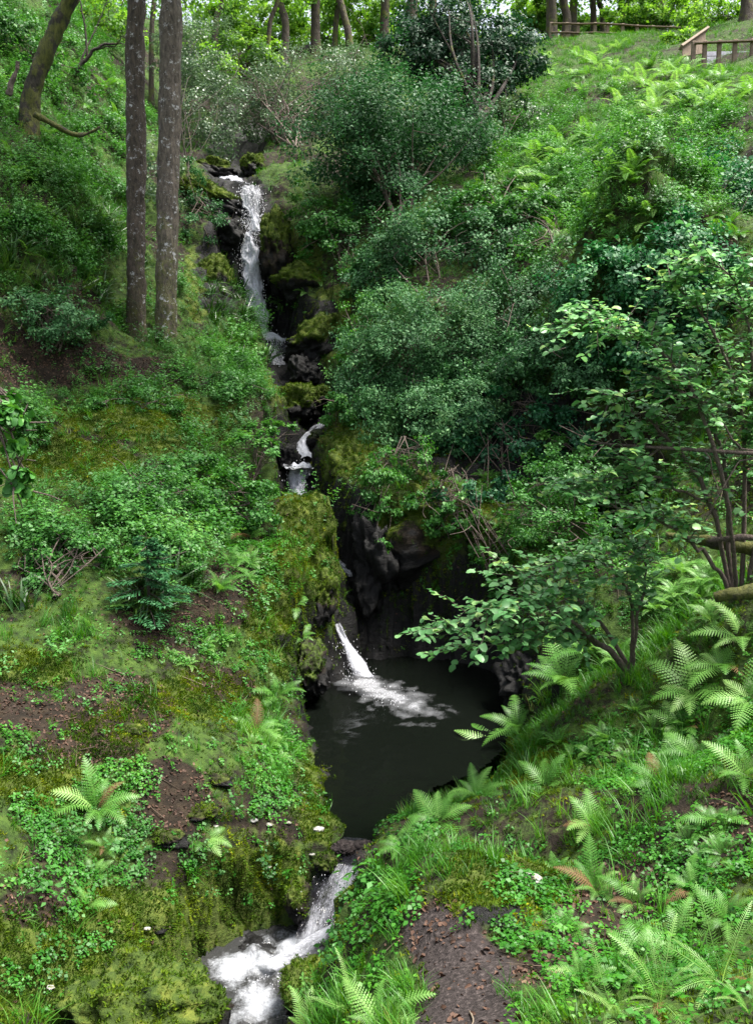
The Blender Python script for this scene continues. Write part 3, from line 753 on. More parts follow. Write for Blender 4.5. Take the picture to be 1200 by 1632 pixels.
# ------------------------------------------------------------------ water
def water_mat(name, deep=(.003, .004, .003), ripple=18, bump=.25, scale=(1, 1, 1), white=(.80, .82, .88), clear=0.0, soft=None, grain=1.0, spec=.5):
    """dark clear water turning to aerated white where the attribute foam says so"""
    m, nt, out = new_mat(name)
    uv = nd(nt, 'ShaderNodeUVMap', uv_map='uv')
    mp = nd(nt, 'ShaderNodeMapping'); mp.inputs['Scale'].default_value = scale; nt.links.new(uv.outputs[0], mp.inputs['Vector'])
    v = mp.outputs[0]
    n1 = noise_n(nt, 7, 6, .75, v); n2 = noise_n(nt, 30, 5, .8, v); n3 = noise_n(nt, ripple, 3, .6, uv.outputs[0])
    f = nd(nt, 'ShaderNodeAttribute', attribute_name='foam').outputs['Fac']
    s = mathn(nt, 'ADD', mathn(nt, 'MULTIPLY', n1, .65), mathn(nt, 'MULTIPLY', n2, .55))
    k = mathn(nt, 'ADD', mathn(nt, 'SUBTRACT', f, .4), mathn(nt, 'MULTIPLY', mathn(nt, 'SUBTRACT', s, .6), grain))
    fac = ramp(nt, soft or [(.12, (0, 0, 0)), (.28, (.35, .35, .35)), (.6, (1, 1, 1))], k).outputs[0]
    fac = mathn(nt, 'MULTIPLY', fac, ramp(nt, [(.02, (0, 0, 0)), (.15, (1, 1, 1))], f).outputs[0])
    w = nd(nt, 'ShaderNodeBsdfPrincipled'); w.inputs['Base Color'].default_value = (*deep, 1); w.inputs['Roughness'].default_value = .07
    w.inputs['IOR'].default_value = 1.33; w.inputs['Specular IOR Level'].default_value = spec
    fo = nd(nt, 'ShaderNodeBsdfPrincipled'); nt.links.new(mixc(nt, ramp(nt, [(.35, (0, 0, 0)), (.65, (1, 1, 1))], n2).outputs[0], tuple(c * .62 for c in white), white), fo.inputs['Base Color']); fo.inputs['Roughness'].default_value = .45
    b = nd(nt, 'ShaderNodeBump'); b.inputs['Strength'].default_value = bump; b.inputs['Distance'].default_value = .03
    nt.links.new(n3, b.inputs['Height']); nt.links.new(b.outputs[0], w.inputs['Normal'])
    b2 = nd(nt, 'ShaderNodeBump'); b2.inputs['Strength'].default_value = .8; b2.inputs['Distance'].default_value = .05
    nt.links.new(s, b2.inputs['Height']); nt.links.new(b2.outputs[0], fo.inputs['Normal'])
    wo = w.outputs[0]
    if clear:
        tr = nd(nt, 'ShaderNodeBsdfTransparent'); m1 = nd(nt, 'ShaderNodeMixShader'); m1.inputs[0].default_value = clear
        nt.links.new(wo, m1.inputs[1]); nt.links.new(tr.outputs[0], m1.inputs[2]); wo = m1.outputs[0]
    mx = nd(nt, 'ShaderNodeMixShader')
    nt.links.new(fac, mx.inputs[0]); nt.links.new(wo, mx.inputs[1]); nt.links.new(fo.outputs[0], mx.inputs[2])
    nt.links.new(mx.outputs[0], out.inputs[0])
    return m
M_POOL = water_mat('pool_water', grain=.75, white=(.62, .63, .68), scale=(1.6, .8, 1), ripple=7, bump=.12, spec=.16, soft=[(.0, (0, 0, 0)), (.45, (.22, .22, .22)), (.95, (.95, .95, .95))])
M_CHURN = water_mat('foaming_water', deep=(.03, .03, .03), ripple=20, bump=.5, white=(.54, .56, .61))
M_FALL = water_mat('falling_water', deep=(.022, .021, .027), ripple=14, bump=.5, scale=(4.2, 1.3, 1), clear=.6, white=(.80, .81, .90))
def water_sheet(name, poly, z, step, foam_fn, mat, label, grow=.3, disp=0.0, lip=0.0):
    lo = poly.min(0) - grow; hi = poly.max(0) + grow
    xs = np.arange(lo[0], hi[0], step); ys = np.arange(lo[1], hi[1], step)
    X, Y = np.meshgrid(xs, ys); n, m2 = X.shape
    sd = poly_sd(X, Y, poly).reshape(n, m2)
    P = np.stack([X, Y, np.full_like(X, z)], -1)
    fo = foam_fn(X, Y)
    P[..., 2] += disp * np.clip(fo, 0, 1) * fbm(np.stack([X * 7, Y * 7, X * 0], -1), 3) + .006 * fbm(np.stack([X * 5, Y * 5, X * 0 + 4], -1), 2)
    if lip: P[..., 2] -= np.clip(lip - Y, 0, 1) * .9
    i, j = np.meshgrid(np.arange(n - 1), np.arange(m2 - 1), indexing='ij')
    Q = np.stack([i * m2 + j, i * m2 + j + 1, (i + 1) * m2 + j + 1, (i + 1) * m2 + j], -1)
    keep = (sd[:-1, :-1] < grow)
    Q = Q[keep]
    used = np.unique(Q); re = np.full(n * m2, -1); re[used] = np.arange(len(used))
    V = P.reshape(-1, 3)[used]
    o = mesh_obj(name, V, re[Q], mat, smooth=True, attrs=dict(foam=fo.ravel()[used]), uv=V[:, :2])
    return tag(o, label, None, None, 'structure')
FB = on_plane([(575, 1085), (600, 1108), (672, 1134), (560, 1105)], POOL_Z)
def foam_pool(X, Y):
    p = np.stack([X, Y, 0 * X], -1)
    a, b = FB[0], FB[2]; e = b - a
    t = ((X - a[0]) * e[0] + (Y - a[1]) * e[1]) / (e @ e)
    tt = np.clip(t, 0, 1)
    d = np.hypot(X - a[0] - tt * e[0], Y - a[1] - tt * e[1])
    w = .24 + .30 * tt
    f = 1.40 - .60 * tt - (d / w) * .7 + .45 * fbm(p * 5, 3)
    return np.clip(f, 0, 1.05) * (t > -.6)
water_sheet('pool_water', POOL, POOL_Z, .035, foam_pool, M_POOL, 'still black pool below the middle fall', disp=.012, grow=.14, lip=6.86)
LC = on_plane([(400, 1545), (470, 1510), (400, 1600), (420, 1640)], LOW_Z)
def foam_low(X, Y):
    d = np.minimum(np.hypot((X - LC[0, 0]) / .42, (Y - LC[0, 1]) / .36), np.hypot((X - LC[1, 0]) / .3, (Y - LC[1, 1]) / .25))
    d = np.minimum(d, np.hypot((X - LC[2, 0] - .02) / .2, (Y - LC[2, 1]) / .45))
    p = np.stack([X, Y, 0 * X], -1)
    return np.clip(1.08 - .75 * d + .3 * fbm(p * 5, 2), .05, 1)
water_sheet('foaming_pool', LOW, LOW_Z + .02, .025, foam_low, M_CHURN, 'white foaming pool at the foot of the lower cascade', grow=.25, disp=.07)

def ribbon(name, P, hw, foam, label, off=.12, seed=0, nu=26, dens=60, rough=.05, mat=None):
    """sheet of running water along a path; off lifts it clear of the bed"""
    L = np.concatenate([[0], np.cumsum(np.linalg.norm(np.diff(P, axis=0), axis=1))])
    n = max(12, int(L[-1] * dens))
    s = np.linspace(0, L[-1], n)
    C = np.stack([np.interp(s, L, P[:, k]) for k in range(3)], -1)
    for _ in range(3): C[1:-1] = (C[:-2] + 2 * C[1:-1] + C[2:]) / 4
    H = np.interp(s, L, hw); Fo = np.interp(s, L, foam)
    T = norm(np.gradient(C, axis=0))
    S = np.cross(T, np.array([0, 0, 1.0])); S[:, 2] = 0
    S = norm(S + np.array([1e-4, 0, 0])); 
    S = np.where((S[:, 0] < 0)[:, None], -S, S)
    S = norm(S * .5 + np.array([.5, 0, 0]))
    Nn = np.cross(S, T); Nn = np.where((Nn[:, 2] - Nn[:, 1] < 0)[:, None], -Nn, Nn)
    u = np.linspace(-1, 1, nu)
    edge = fbm(np.stack([0 * s + seed, s * 2.2, 0 * s], -1), 3) * .35
    V = C[:, None] + S[:, None] * (u[None, :, None] * (H * (1 + edge))[:, None, None]) + Nn[:, None] * off * (1 - .8 * np.abs(u[None, :, None]) ** 3)
    q = np.stack([u[None] * H[:, None] * 9 + seed, s[:, None] * 2.5 + 0 * u[None], 0 * s[:, None] + 0 * u[None]], -1)
    V = V + Nn[:, None] * (fbm(q, 3) * rough * (.3 + np.clip(Fo, 0, 1.2))[:, None])[..., None]
    i, j = np.meshgrid(np.arange(n - 1), np.arange(nu - 1), indexing='ij')
    Q = np.stack([i * nu + j, i * nu + j + 1, (i + 1) * nu + j + 1, (i + 1) * nu + j], -1).reshape(-1, 4)
    fo = np.clip(Fo[:, None] + .25 * fbm(q * .7 + 9, 2) - .75 * np.abs(u[None]) ** 3, 0, 1.2)
    uv = np.stack([u[None] * H[:, None], s[:, None] + 0 * u[None]], -1).reshape(-1, 2)
    o = mesh_obj(name, V.reshape(-1, 3), Q, mat or M_FALL, smooth=True, attrs=dict(foam=fo.ravel()), uv=uv)
    return tag(o, label, None, None, 'structure')
MIDP = on_plane([(458,743),(466,735),(490,729),(512,727),(512,736),(496,744),(470,747)], at(488, 740, 14.3)[2])
water_sheet('foaming_pool', MIDP, at(488, 740, 14.3)[2] + .0, .02, lambda X, Y: .72 + .6 * fbm(np.stack([X * 6, Y * 6, 0 * X], -1), 3), M_CHURN, 'small white plunge pool half way up the stream', grow=.08, disp=.05)
# tall upper fall, in its three stages, with the stream above it
A = at(*np.array([(352,287,22.6),(372,291,21.9),(390,300,20.75),(399,306,20.42)]).T)
ribbon('stream_water', A, [.18,.2,.22,.26], [1.1,1.0,.5,.35], 'short white run of stream above the tall fall', off=.12)
A = at(*np.array([(400,301,20.45),(402,335,20.32),(405,352,20.28),(407,375,20.25),(396,378,20.2),(401,430,20.1),(406,480,20.0),(412,535,19.85)]).T)
ribbon('waterfall', A, [.27,.28,.16,.10,.17,.21,.24,.28], [.75,.85,.95,1.05,1.15,1.2,1.2,1.2], 'tall white upper fall dropping in stages', off=.17, seed=3, rough=.09)
A = at(*np.array([(420,538,19.75),(434,546,19.4),(438,550,19.25),(441,562,19.12),(444,586,18.95)]).T)
ribbon('waterfall', A, [.25,.42,.34,.30,.2], [1.1,1.05,.62,.62,.8], 'small white step under the tall fall', off=.12, seed=5)
# middle falls
A = at(*np.array([(516,684,15.2),(506,690,15.05),(492,700,14.85),(482,708,14.75),(482,728,14.5),(486,738,14.3)]).T)
ribbon('waterfall', A, [.13,.14,.13,.12,.14,.25], [.9,.8,.9,.95,1.1,1.1], 'little white fall beside the dark boulder', off=.10, seed=8)
A = at(*np.array([(483,746,14.05),(480,752,13.95),(474,765,13.85),(474,785,13.7),(482,815,13.45),(493,862,12.85),(560,925,12.2)]).T)
ribbon('waterfall', A, [.26,.24,.17,.16,.15,.14,.12], [1.1,1.0,1.0,1.0,1.0,.8,.6], 'narrow middle fall sliding into the dark slot', off=.10, seed=10)
A = at(*np.array([(538,1004,11.1),(543,1016,10.98),(553,1035,10.85),(566,1060,10.7),(573,1076,10.6),(582,1090,10.48)]).T)
ribbon('waterfall', A, [.07,.08,.10,.12,.15,.20], [.65,.72,.8,.85,.85,.6], 'white slide of water entering the black pool', off=.12, seed=12)
A = at(*np.array([(565,1338,6.98),(556,1372,6.74),(552,1384,6.66),(540,1405,6.56),(522,1450,6.42),(505,1500,6.22)]).T)
ribbon('waterfall', A, [.13,.13,.17,.21,.22,.2], [.0,.1,.72,.72,.62,.72], 'glassy lower cascade spilling from the pool outlet', off=.02, seed=14, nu=40, dens=110)
A = at(*np.array([(575,1400,6.55),(555,1440,6.38),(540,1480,6.2),(512,1497,6.1),(470,1520,6.05),(430,1545,6.0)]).T)
ribbon('waterfall', A, [.06,.06,.06,.08,.09,.12], [.7,.7,.7,.85,.85,.9], 'white strand on the right of the lower cascade', off=.06, seed=17, nu=20, dens=110, rough=.08)
for k, (a, b) in enumerate([((372,1592),(392,1578)), ((290,1618),(330,1606))]):
    pass

# broken water: drops thrown off along the falls
def spray(line, n, seed, w, label, size=(.006, .022)):
    rg = np.random.default_rng(seed); A = np.array(line, float); Q = smooth_line(at(A[:, 0], A[:, 1], A[:, 2]), 60)
    k = rg.integers(0, 60, n); P = Q[k] + rg.normal(0, 1, (n, 3)) * np.array([w, .05, .05]) + np.array([0, -.16, .02])
    V0, F0 = _ICO[3]; V0 = V0[:12] if False else np.array([(1,0,0),(-1,0,0),(0,1,0),(0,-1,0),(0,0,1),(0,0,-1)], float)
    F0 = np.array([[0,2,4],[2,1,4],[1,3,4],[3,0,4],[2,0,5],[1,2,5],[3,1,5],[0,3,5]])
    s = rg.uniform(*size, n)
    V = (P[:, None] + V0[None] * s[:, None, None] * np.array([.6, .6, 1.6])).reshape(-1, 3)
    Fc = (F0[None] + (np.arange(n) * 6)[:, None, None]).reshape(-1, 3)
    return tag(mesh_obj('spray', V, Fc, M_SPRAY), label, None, None, 'stuff')
m, nt, out = new_mat('water_drops'); p = nd(nt, 'ShaderNodeBsdfPrincipled'); p.inputs['Base Color'].default_value = (.78, .78, .84, 1); p.inputs['Roughness'].default_value = .3; nt.links.new(p.outputs[0], out.inputs[0]); M_SPRAY = m
spray([(400,303,20.4),(405,350,20.28),(398,385,20.2),(401,430,20.1),(406,480,20.0),(414,538,19.8)], 2600, 1, .13, 'white drops along the tall fall', (.005, .014))
spray([(425,540,19.6),(436,548,19.3),(444,580,18.95)], 200, 2, .22, 'white drops at the small step under the tall fall', (.005, .013))
spray([(486,735,14.3),(474,765,13.85),(476,785,13.7),(486,815,13.5)], 200, 3, .13, 'white drops along the narrow middle fall', (.004, .011))
spray([(545,1020,10.95),(566,1060,10.7),(580,1085,10.5),(630,1115,10.2)], 260, 4, .12, 'white drops at the slide into the pool', (.003, .008))
spray([(560,1390,6.6),(540,1440,6.4),(510,1497,6.2),(420,1545,6.0),(400,1580,5.9)], 320, 5, .13, 'white drops over the lower cascade', (.002, .006))

# ------------------------------------------------------------------ ferns
M_FERN = leaf_mat('fern_frond', [(0, (.03, .10, .018)), (.4, (.08, .21, .036)), (.7, (.15, .31, .075)), (1, (.29, .45, .15))], .45, .45, .38)
M_DEADF = leaf_mat('withered_frond', [(0, (.05, .032, .018)), (.5, (.12, .075, .04)), (1, (.22, .15, .08))], .7, .3, .2)
M_FERND = leaf_mat('dark_fern_frond', [(0, (.02, .07, .02)), (.5, (.045, .14, .035)), (1, (.11, .24, .06))], .45, .45, .3)
FR = {}
for kind, (dets, e0, e1, npair, wd, tp, pw) in dict(lady=((5, 0), 62, -18, 19, .21, .75, .95), broad=((5, 0), 50, -20, 16, .27, .75, .95), hard=((0, 0), 72, 5, 34, .085, .55, .5)).items():
    for det in dets:
        ms = []
        for v in range(3):
            r_ = np.random.default_rng(700 + v)
            V, Fc, T = frond_mesh(r_, 1.0, e0 + r_.uniform(-8, 8), e1 + r_.uniform(-18, 10), npair, wd, det, tp, pw=pw, curl=r_.uniform(-.12, .12))
            ms.append((V, Fc, T))
        FR[kind, det] = ms
_frond_cache = {}
def frond_data(kind, det, v, mat, tint):
    key = (kind, det, v, mat.name, round(tint, 1))
    if key not in _frond_cache:
        V, Fc, T = FR[kind, det][v]
        o = mesh_obj('frond', V, Fc, mat, tint=np.clip(T * .8 + tint, 0, 1))
        _frond_cache[key] = o.data
        bpy.data.objects.remove(o)
    return _frond_cache[key]
from mathutils import Matrix, Vector
def fern(p, size, kind, label, nfr=9, seed=0, tint=.55, mat=None, lean=None, group=None, spread=1.0, arc=(0, 360)):
    """crown fern: every frond is a part"""
    r_ = np.random.default_rng(seed + 9000)
    mat = mat or M_FERN
    d = p[1]
    det = FR and (max(k[1] for k in FR if k[0] == kind))
    t = empty('fern', tuple(p), label, 'fern', group)
    base_tilt = Vector((0, 0, 1)).rotation_difference(Vector(tuple(lean if lean is not None else (0, 0, 1))).normalized()).to_matrix().to_4x4()
    for k in range(nfr):
        o = bpy.data.objects.new('frond', frond_data(kind, det, int(r_.integers(0, 3)), M_DEADF if r_.uniform() < .03 else mat, float(np.clip(tint * .92 + r_.normal(0, .13), .1, .95))))
        col.objects.link(o); o.parent = t
        a = math.radians(arc[0] + (arc[1] - arc[0]) * (k + r_.uniform(-.3, .3)) / nfr)
        s = size * r_.uniform(.55, 1.15)
        o.matrix_local = base_tilt @ Matrix.Rotation(a, 4, 'Z') @ Matrix.Rotation(r_.normal(0, .12), 4, 'X') @ Matrix.Rotation(r_.normal(0, .15), 4, 'Y') @ Matrix.Diagonal((s * spread, s * spread, s, 1))
    return t
# fern size is measured from the photo: half the width of the crown in photo pixels
HERO = [  # u, v, half width px, kind, fronds, tint, label
 (155,1292,62,'lady',10,.62,'large bright fern arching over the herbs on the lower left bank'),
 (165,1352,34,'lady',6,.60,'small fern with one drooping frond below the large lower left fern'),
 (150,1392,34,'broad',6,.55,'small fern third down the lower left bank'),
 (140,1446,38,'broad',6,.66,'pale small fern lowest on the lower left bank'),
 (325,1340,42,'broad',8,.66,'yellow green fern above the mossy rock left of the stream'),
 (700,1310,58,'broad',10,.55,'spreading fern under the long grass at the pool edge'),
 (640,1352,48,'broad',9,.52,'fern leaning from the right bank over the pool outlet'),
 (800,1215,62,'lady',10,.66,'bright fern standing against the black pool'),
 (828,1165,55,'lady',9,.56,'tall fern above the bright fern against the black pool'),
 (900,1095,75,'lady',11,.60,'broad light fern under the leaning hazel'),
 (935,1045,55,'lady',9,.60,'fern at the foot of the leaning hazel'),
 (985,1060,40,'lady',8,.50,'darker fern right of the leaning hazel stem'),
 (1105,1105,80,'broad',11,.86,'palest fern on the right bank with wide flat fronds'),
 (1150,1065,60,'broad',9,.82,'pale fern behind the palest wide fern'),
 (1180,1020,58,'lady',9,.80,'pale fern at the right edge below the mossy log'),
 (1085,1165,50,'broad',8,.70,'fern below the palest wide fern'),
 (945,1318,60,'broad',9,.78,'pale yellow fern right of the grassy hollow'),
 (1050,1250,50,'broad',8,.66,'fern in the middle of the right bank'),
 (1110,1205,48,'broad',8,.62,'fern half hidden in grass on the right bank'),
 (950,1420,62,'lady',9,.58,'upright fern right of the flat mossy ledge'),
 (1010,1440,55,'lady',8,.66,'fern beside the brown litter hollow'),
 (890,1395,50,'broad',8,.62,'low fern overlapping the flat mossy ledge'),
 (1052,1600,110,'hard',12,.82,'narrow fronded bright fern in the bottom right foreground'),
 (1150,1570,110,'hard',12,.86,'larger narrow fronded fern beside it at the bottom right'),
 (985,1625,90,'hard',9,.80,'low narrow fronded fern at the bottom edge'),
 (1195,1620,90,'hard',9,.78,'narrow fronded fern in the bottom right corner'),
 (555,1612,70,'hard',8,.84,'yellow green fern left of the bare soil at the bottom'),
 (610,1640,85,'lady',9,.74,'wide yellow green fern at the bottom beside the bare soil'),
 (1160,1470,60,'lady',8,.52,'dark green fern on the litter at the right edge'),
 (1080,1500,62,'broad',8,.58,'fern above the narrow fronded ferns'),
 (395,860,42,'broad',8,.45,'fern hanging from the top of the left mossy bank'),
 (370,905,35,'broad',6,.40,'dark fern under the top of the left mossy bank'),
 (350,945,36,'lady',6,.42,'fern right of the young conifer'),
 (440,1110,42,'lady',8,.62,'bright fern on the left bank edge above the pool'),
 (405,1170,45,'lady',8,.55,'fern in grass on the left bank above the pool'),
 (470,975,30,'broad',6,.55,'small fern clinging to the left wall above the fall'),
 (480,1020,26,'broad',6,.66,'smallest bright fern on the left wall beside the fall'),
 (1105,1420,58,'lady',9,.60,'fern above the dark green fern on the litter at the right edge'),
 (1020,1525,60,'broad',9,.62,'fern behind the narrow fronded ferns at the lower right'),
 (925,1560,60,'lady',9,.66,'fern between the bare soil and the narrow fronded ferns'),
 (900,1480,45,'broad',8,.55,'low fern right of the grey slate ledge'),
 (1190,1240,62,'lady',9,.66,'fern at the right edge above the brown hollow'),
 (1140,1310,50,'broad',8,.52,'fern beside the brown hollow at the right edge'),
 (760,1270,50,'lady',9,.58,'fern on the grassy bank right of the black pool'),
 (870,1255,45,'broad',8,.44,'darker fern in the hollow of the right bank'),
 (1195,1120,70,'broad',9,.84,'pale fern cut off by the right edge beside the palest wide fern'),
 (480,1640,50,'lady',8,.70,'fern at the bottom edge beside the foaming pool') ]
_i = 0
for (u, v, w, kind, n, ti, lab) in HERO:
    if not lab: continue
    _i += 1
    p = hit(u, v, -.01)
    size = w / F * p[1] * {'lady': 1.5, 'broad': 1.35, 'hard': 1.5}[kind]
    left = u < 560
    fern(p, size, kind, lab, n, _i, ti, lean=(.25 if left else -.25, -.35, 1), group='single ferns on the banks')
# ferns that are only a few pixels tall: one mesh each, copied
def small_fern(kind, v):
    r_ = np.random.default_rng(1200 + v); ps = []
    n = int(r_.integers(6, 10))
    for k in range(n):
        V, Fc, T = FR[kind, 0][int(r_.integers(0, 3))]
        a = 2 * math.pi * (k + r_.uniform(-.3, .3)) / n; s = r_.uniform(.7, 1.1); ti = r_.normal(0, .2)
        ca, sa = math.cos(a), math.sin(a); ct, st = math.cos(ti), math.sin(ti)
        W = V * s; W = np.stack([W[:, 0], W[:, 1] * ct - W[:, 2] * st, W[:, 1] * st + W[:, 2] * ct], -1)
        ps.append((np.stack([W[:, 0] * ca - W[:, 1] * sa, W[:, 0] * sa + W[:, 1] * ca, W[:, 2]], -1), Fc, T + r_.uniform(-.1, .1)))
    return cat_mesh(ps)
SF = {}
for kind in ('lady', 'broad'):
    for v in range(4):
        V, Fc, T = small_fern(kind, v)
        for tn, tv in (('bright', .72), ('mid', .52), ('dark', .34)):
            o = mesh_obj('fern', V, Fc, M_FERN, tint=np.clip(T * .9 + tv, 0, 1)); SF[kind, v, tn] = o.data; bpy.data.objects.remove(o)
rgf = np.random.default_rng(31)
GROUPS = [  # ellipse px, count, half width px range, tints, label
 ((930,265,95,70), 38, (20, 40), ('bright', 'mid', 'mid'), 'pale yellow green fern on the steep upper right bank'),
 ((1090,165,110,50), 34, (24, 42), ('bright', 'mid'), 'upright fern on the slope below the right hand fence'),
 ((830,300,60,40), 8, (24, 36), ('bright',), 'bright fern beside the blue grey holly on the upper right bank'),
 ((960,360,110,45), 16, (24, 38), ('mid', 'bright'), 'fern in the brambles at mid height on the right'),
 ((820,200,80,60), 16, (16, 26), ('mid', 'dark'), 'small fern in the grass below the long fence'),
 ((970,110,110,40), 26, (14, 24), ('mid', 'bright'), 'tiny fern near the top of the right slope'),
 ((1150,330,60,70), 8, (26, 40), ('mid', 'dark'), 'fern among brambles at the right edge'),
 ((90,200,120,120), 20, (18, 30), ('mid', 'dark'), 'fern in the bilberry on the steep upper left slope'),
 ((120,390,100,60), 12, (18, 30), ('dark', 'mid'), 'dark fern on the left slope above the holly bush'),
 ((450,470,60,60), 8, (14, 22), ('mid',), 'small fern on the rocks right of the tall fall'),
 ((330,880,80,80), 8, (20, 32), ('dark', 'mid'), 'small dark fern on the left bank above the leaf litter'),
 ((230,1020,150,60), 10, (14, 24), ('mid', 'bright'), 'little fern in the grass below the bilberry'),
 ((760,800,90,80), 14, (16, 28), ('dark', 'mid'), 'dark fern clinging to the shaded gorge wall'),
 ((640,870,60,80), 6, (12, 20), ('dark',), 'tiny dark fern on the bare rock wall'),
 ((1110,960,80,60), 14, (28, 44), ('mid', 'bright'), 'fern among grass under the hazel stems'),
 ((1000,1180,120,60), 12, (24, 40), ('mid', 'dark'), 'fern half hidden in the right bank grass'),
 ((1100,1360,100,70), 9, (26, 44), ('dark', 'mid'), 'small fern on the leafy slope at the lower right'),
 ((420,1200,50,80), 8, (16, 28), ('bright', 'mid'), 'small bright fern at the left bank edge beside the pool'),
]
for gi, ((a, b, ra, rb), n, (w0, w1), tints, lab) in enumerate(GROUPS):
    for k in range(n):
        th = rgf.uniform(0, 6.283); rr = math.sqrt(rgf.uniform(0, 1))
        p = hit(a + ra * rr * math.cos(th), b + rb * rr * math.sin(th), -.02)
        if p[1] > 70: continue
        sz = rgf.uniform(w0, w1) / F * p[1] * 1.3
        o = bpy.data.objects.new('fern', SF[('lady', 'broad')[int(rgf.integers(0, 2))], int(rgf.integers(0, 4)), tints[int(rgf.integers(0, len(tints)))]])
        col.objects.link(o)
        o.location = p; o.scale = (sz, sz, sz)
        sd = 1 if a < 560 else -1
        o.rotation_euler = (rgf.normal(.22, .16), sd * abs(rgf.normal(.2, .1)), rgf.uniform(-.6, .6))
        tag(o, lab, 'fern', 'ferns: ' + lab)

# ------------------------------------------------------------------ shrubs, hollies, hazels
M_HOLLY = leaf_mat('holly_leaf', [(0, (.010, .028, .014)), (.5, (.022, .058, .030)), (.85, (.045, .10, .05)), (1, (.09, .17, .08))], .55, .35, .15)
M_HOLLYB = leaf_mat('blue_green_leaf', [(0, (.013, .042, .017)), (.5, (.042, .108, .044)), (.85, (.085, .19, .08)), (1, (.16, .28, .13))], .62, .35, .22)
M_SHRUB = leaf_mat('shrub_leaf', [(0, (.016, .055, .014)), (.5, (.048, .14, .036)), (.85, (.10, .23, .065)), (1, (.17, .31, .10))], .55, .4, .28)
M_TEAL = leaf_mat('bramble_leaf', [(0, (.010, .042, .02)), (.5, (.032, .11, .05)), (.85, (.08, .20, .085)), (1, (.14, .28, .12))], .55, .4, .22)
M_SPRING = leaf_mat('spring_leaf', [(0, (.05, .12, .03)), (.5, (.12, .24, .06)), (.85, (.22, .36, .11)), (1, (.34, .46, .18))], .5, .35, .5)  # paled and greyed: distant haze and glare mixed into the leaf colour
M_HAZEL = leaf_mat('hazel_leaf', [(0, (.035, .11, .04)), (.5, (.115, .25, .105)), (.8, (.22, .38, .19)), (1, (.36, .50, .20))], .42, .5, .35)  # minty tone: sky reflection on the leaves is put into their colour
M_CONIFER = leaf_mat('conifer_needles', [(0, (.014, .055, .022)), (.5, (.038, .115, .048)), (1, (.085, .19, .085))], .5, .4, .15)
M_GREY = leaf_mat('grey_green_leaf', [(0, (.03, .06, .03)), (.5, (.075, .125, .065)), (.85, (.13, .19, .10)), (1, (.2, .26, .15))], .42, .5, .25)

def bark_mat(name, a, b, lichen=.0, moss=0.0, moss_h=0.0, scale=1.0):
    """furrowed bark; lichen blots and moss are growths with outlines of their own"""
    m, nt, out = new_mat(name)
    tc = nd(nt, 'ShaderNodeNewGeometry'); oi = nd(nt, 'ShaderNodeTexCoord')
    mp = nd(nt, 'ShaderNodeMapping'); mp.inputs['Scale'].default_value = (1, 1, .35); nt.links.new(tc.outputs['Position'], mp.inputs['Vector'])
    n1 = noise_n(nt, 22 * scale, 6, .7, mp.outputs[0]); n2 = noise_n(nt, 5 * scale, 3, .6, tc.outputs['Position']); n3 = noise_n(nt, 9 * scale, 6, .8, tc.outputs['Position'])
    c = ramp(nt, [(.3, a), (.7, b)], n1).outputs[0]
    if moss > 0:
        k = ramp(nt, [(.62 - .3 * moss, (0, 0, 0)), (.72 - .3 * moss, (1, 1, 1))], n2).outputs[0]
        if moss_h:
            at_ = nd(nt, 'ShaderNodeAttribute', attribute_name='up')
            k = mathn(nt, 'ADD', mathn(nt, 'MULTIPLY', k, .8), mathn(nt, 'MULTIPLY', mathn(nt, 'SUBTRACT', moss_h, at_.outputs['Fac']), 7.0))
            k = mathn(nt, 'MULTIPLY', mathn(nt, 'MAXIMUM', k, 0), 1.0, True)
            k = mathn(nt, 'MULTIPLY', k, ramp(nt, [(.38, (0, 0, 0)), (.55, (1, 1, 1))], n3).outputs[0])
        c = mixc(nt, k, c, ramp(nt, [(.35, (.04, .05, .008)), (.65, (.12, .12, .018))], n1).outputs[0])
    if lichen > 0:
        c = mixc(nt, ramp(nt, [(.66 - lichen * .08, (0, 0, 0)), (.70 - lichen * .08, (1, 1, 1))], n3).outputs[0], c, (.46, .44, .45))
    p = nd(nt, 'ShaderNodeBsdfPrincipled'); p.inputs['Roughness'].default_value = .85
    nt.links.new(c, p.inputs['Base Color'])
    bp = nd(nt, 'ShaderNodeBump'); bp.inputs['Strength'].default_value = 1.0; bp.inputs['Distance'].default_value = .06
    nt.links.new(n1, bp.inputs['Height']); nt.links.new(bp.outputs[0], p.inputs['Normal'])
    nt.links.new(p.outputs[0], out.inputs[0])
    return m
B_TRUNK = bark_mat('dark_bark', (.014, .010, .007), (.12, .088, .066), lichen=1.1, moss=.2, moss_h=.13)
B_TRUNK2 = bark_mat('grey_bark', (.020, .014, .012), (.19, .15, .118), lichen=1.1, moss=.25, moss_h=.2)
B_MOSSY = bark_mat('mossy_bark', (.012, .010, .007), (.05, .040, .026), moss=.7)
B_TWIG = bark_mat('twig_bark', (.07, .05, .04), (.24, .18, .15), scale=3)
B_DARK = bark_mat('deep_brown_bark', (.016, .012, .010), (.06, .045, .036), moss=.2)  # dark brown bark with a little moss
B_BACK = bark_mat('woodland_bark', (.028, .020, .014), (.085, .062, .045), moss=.3, scale=.6)

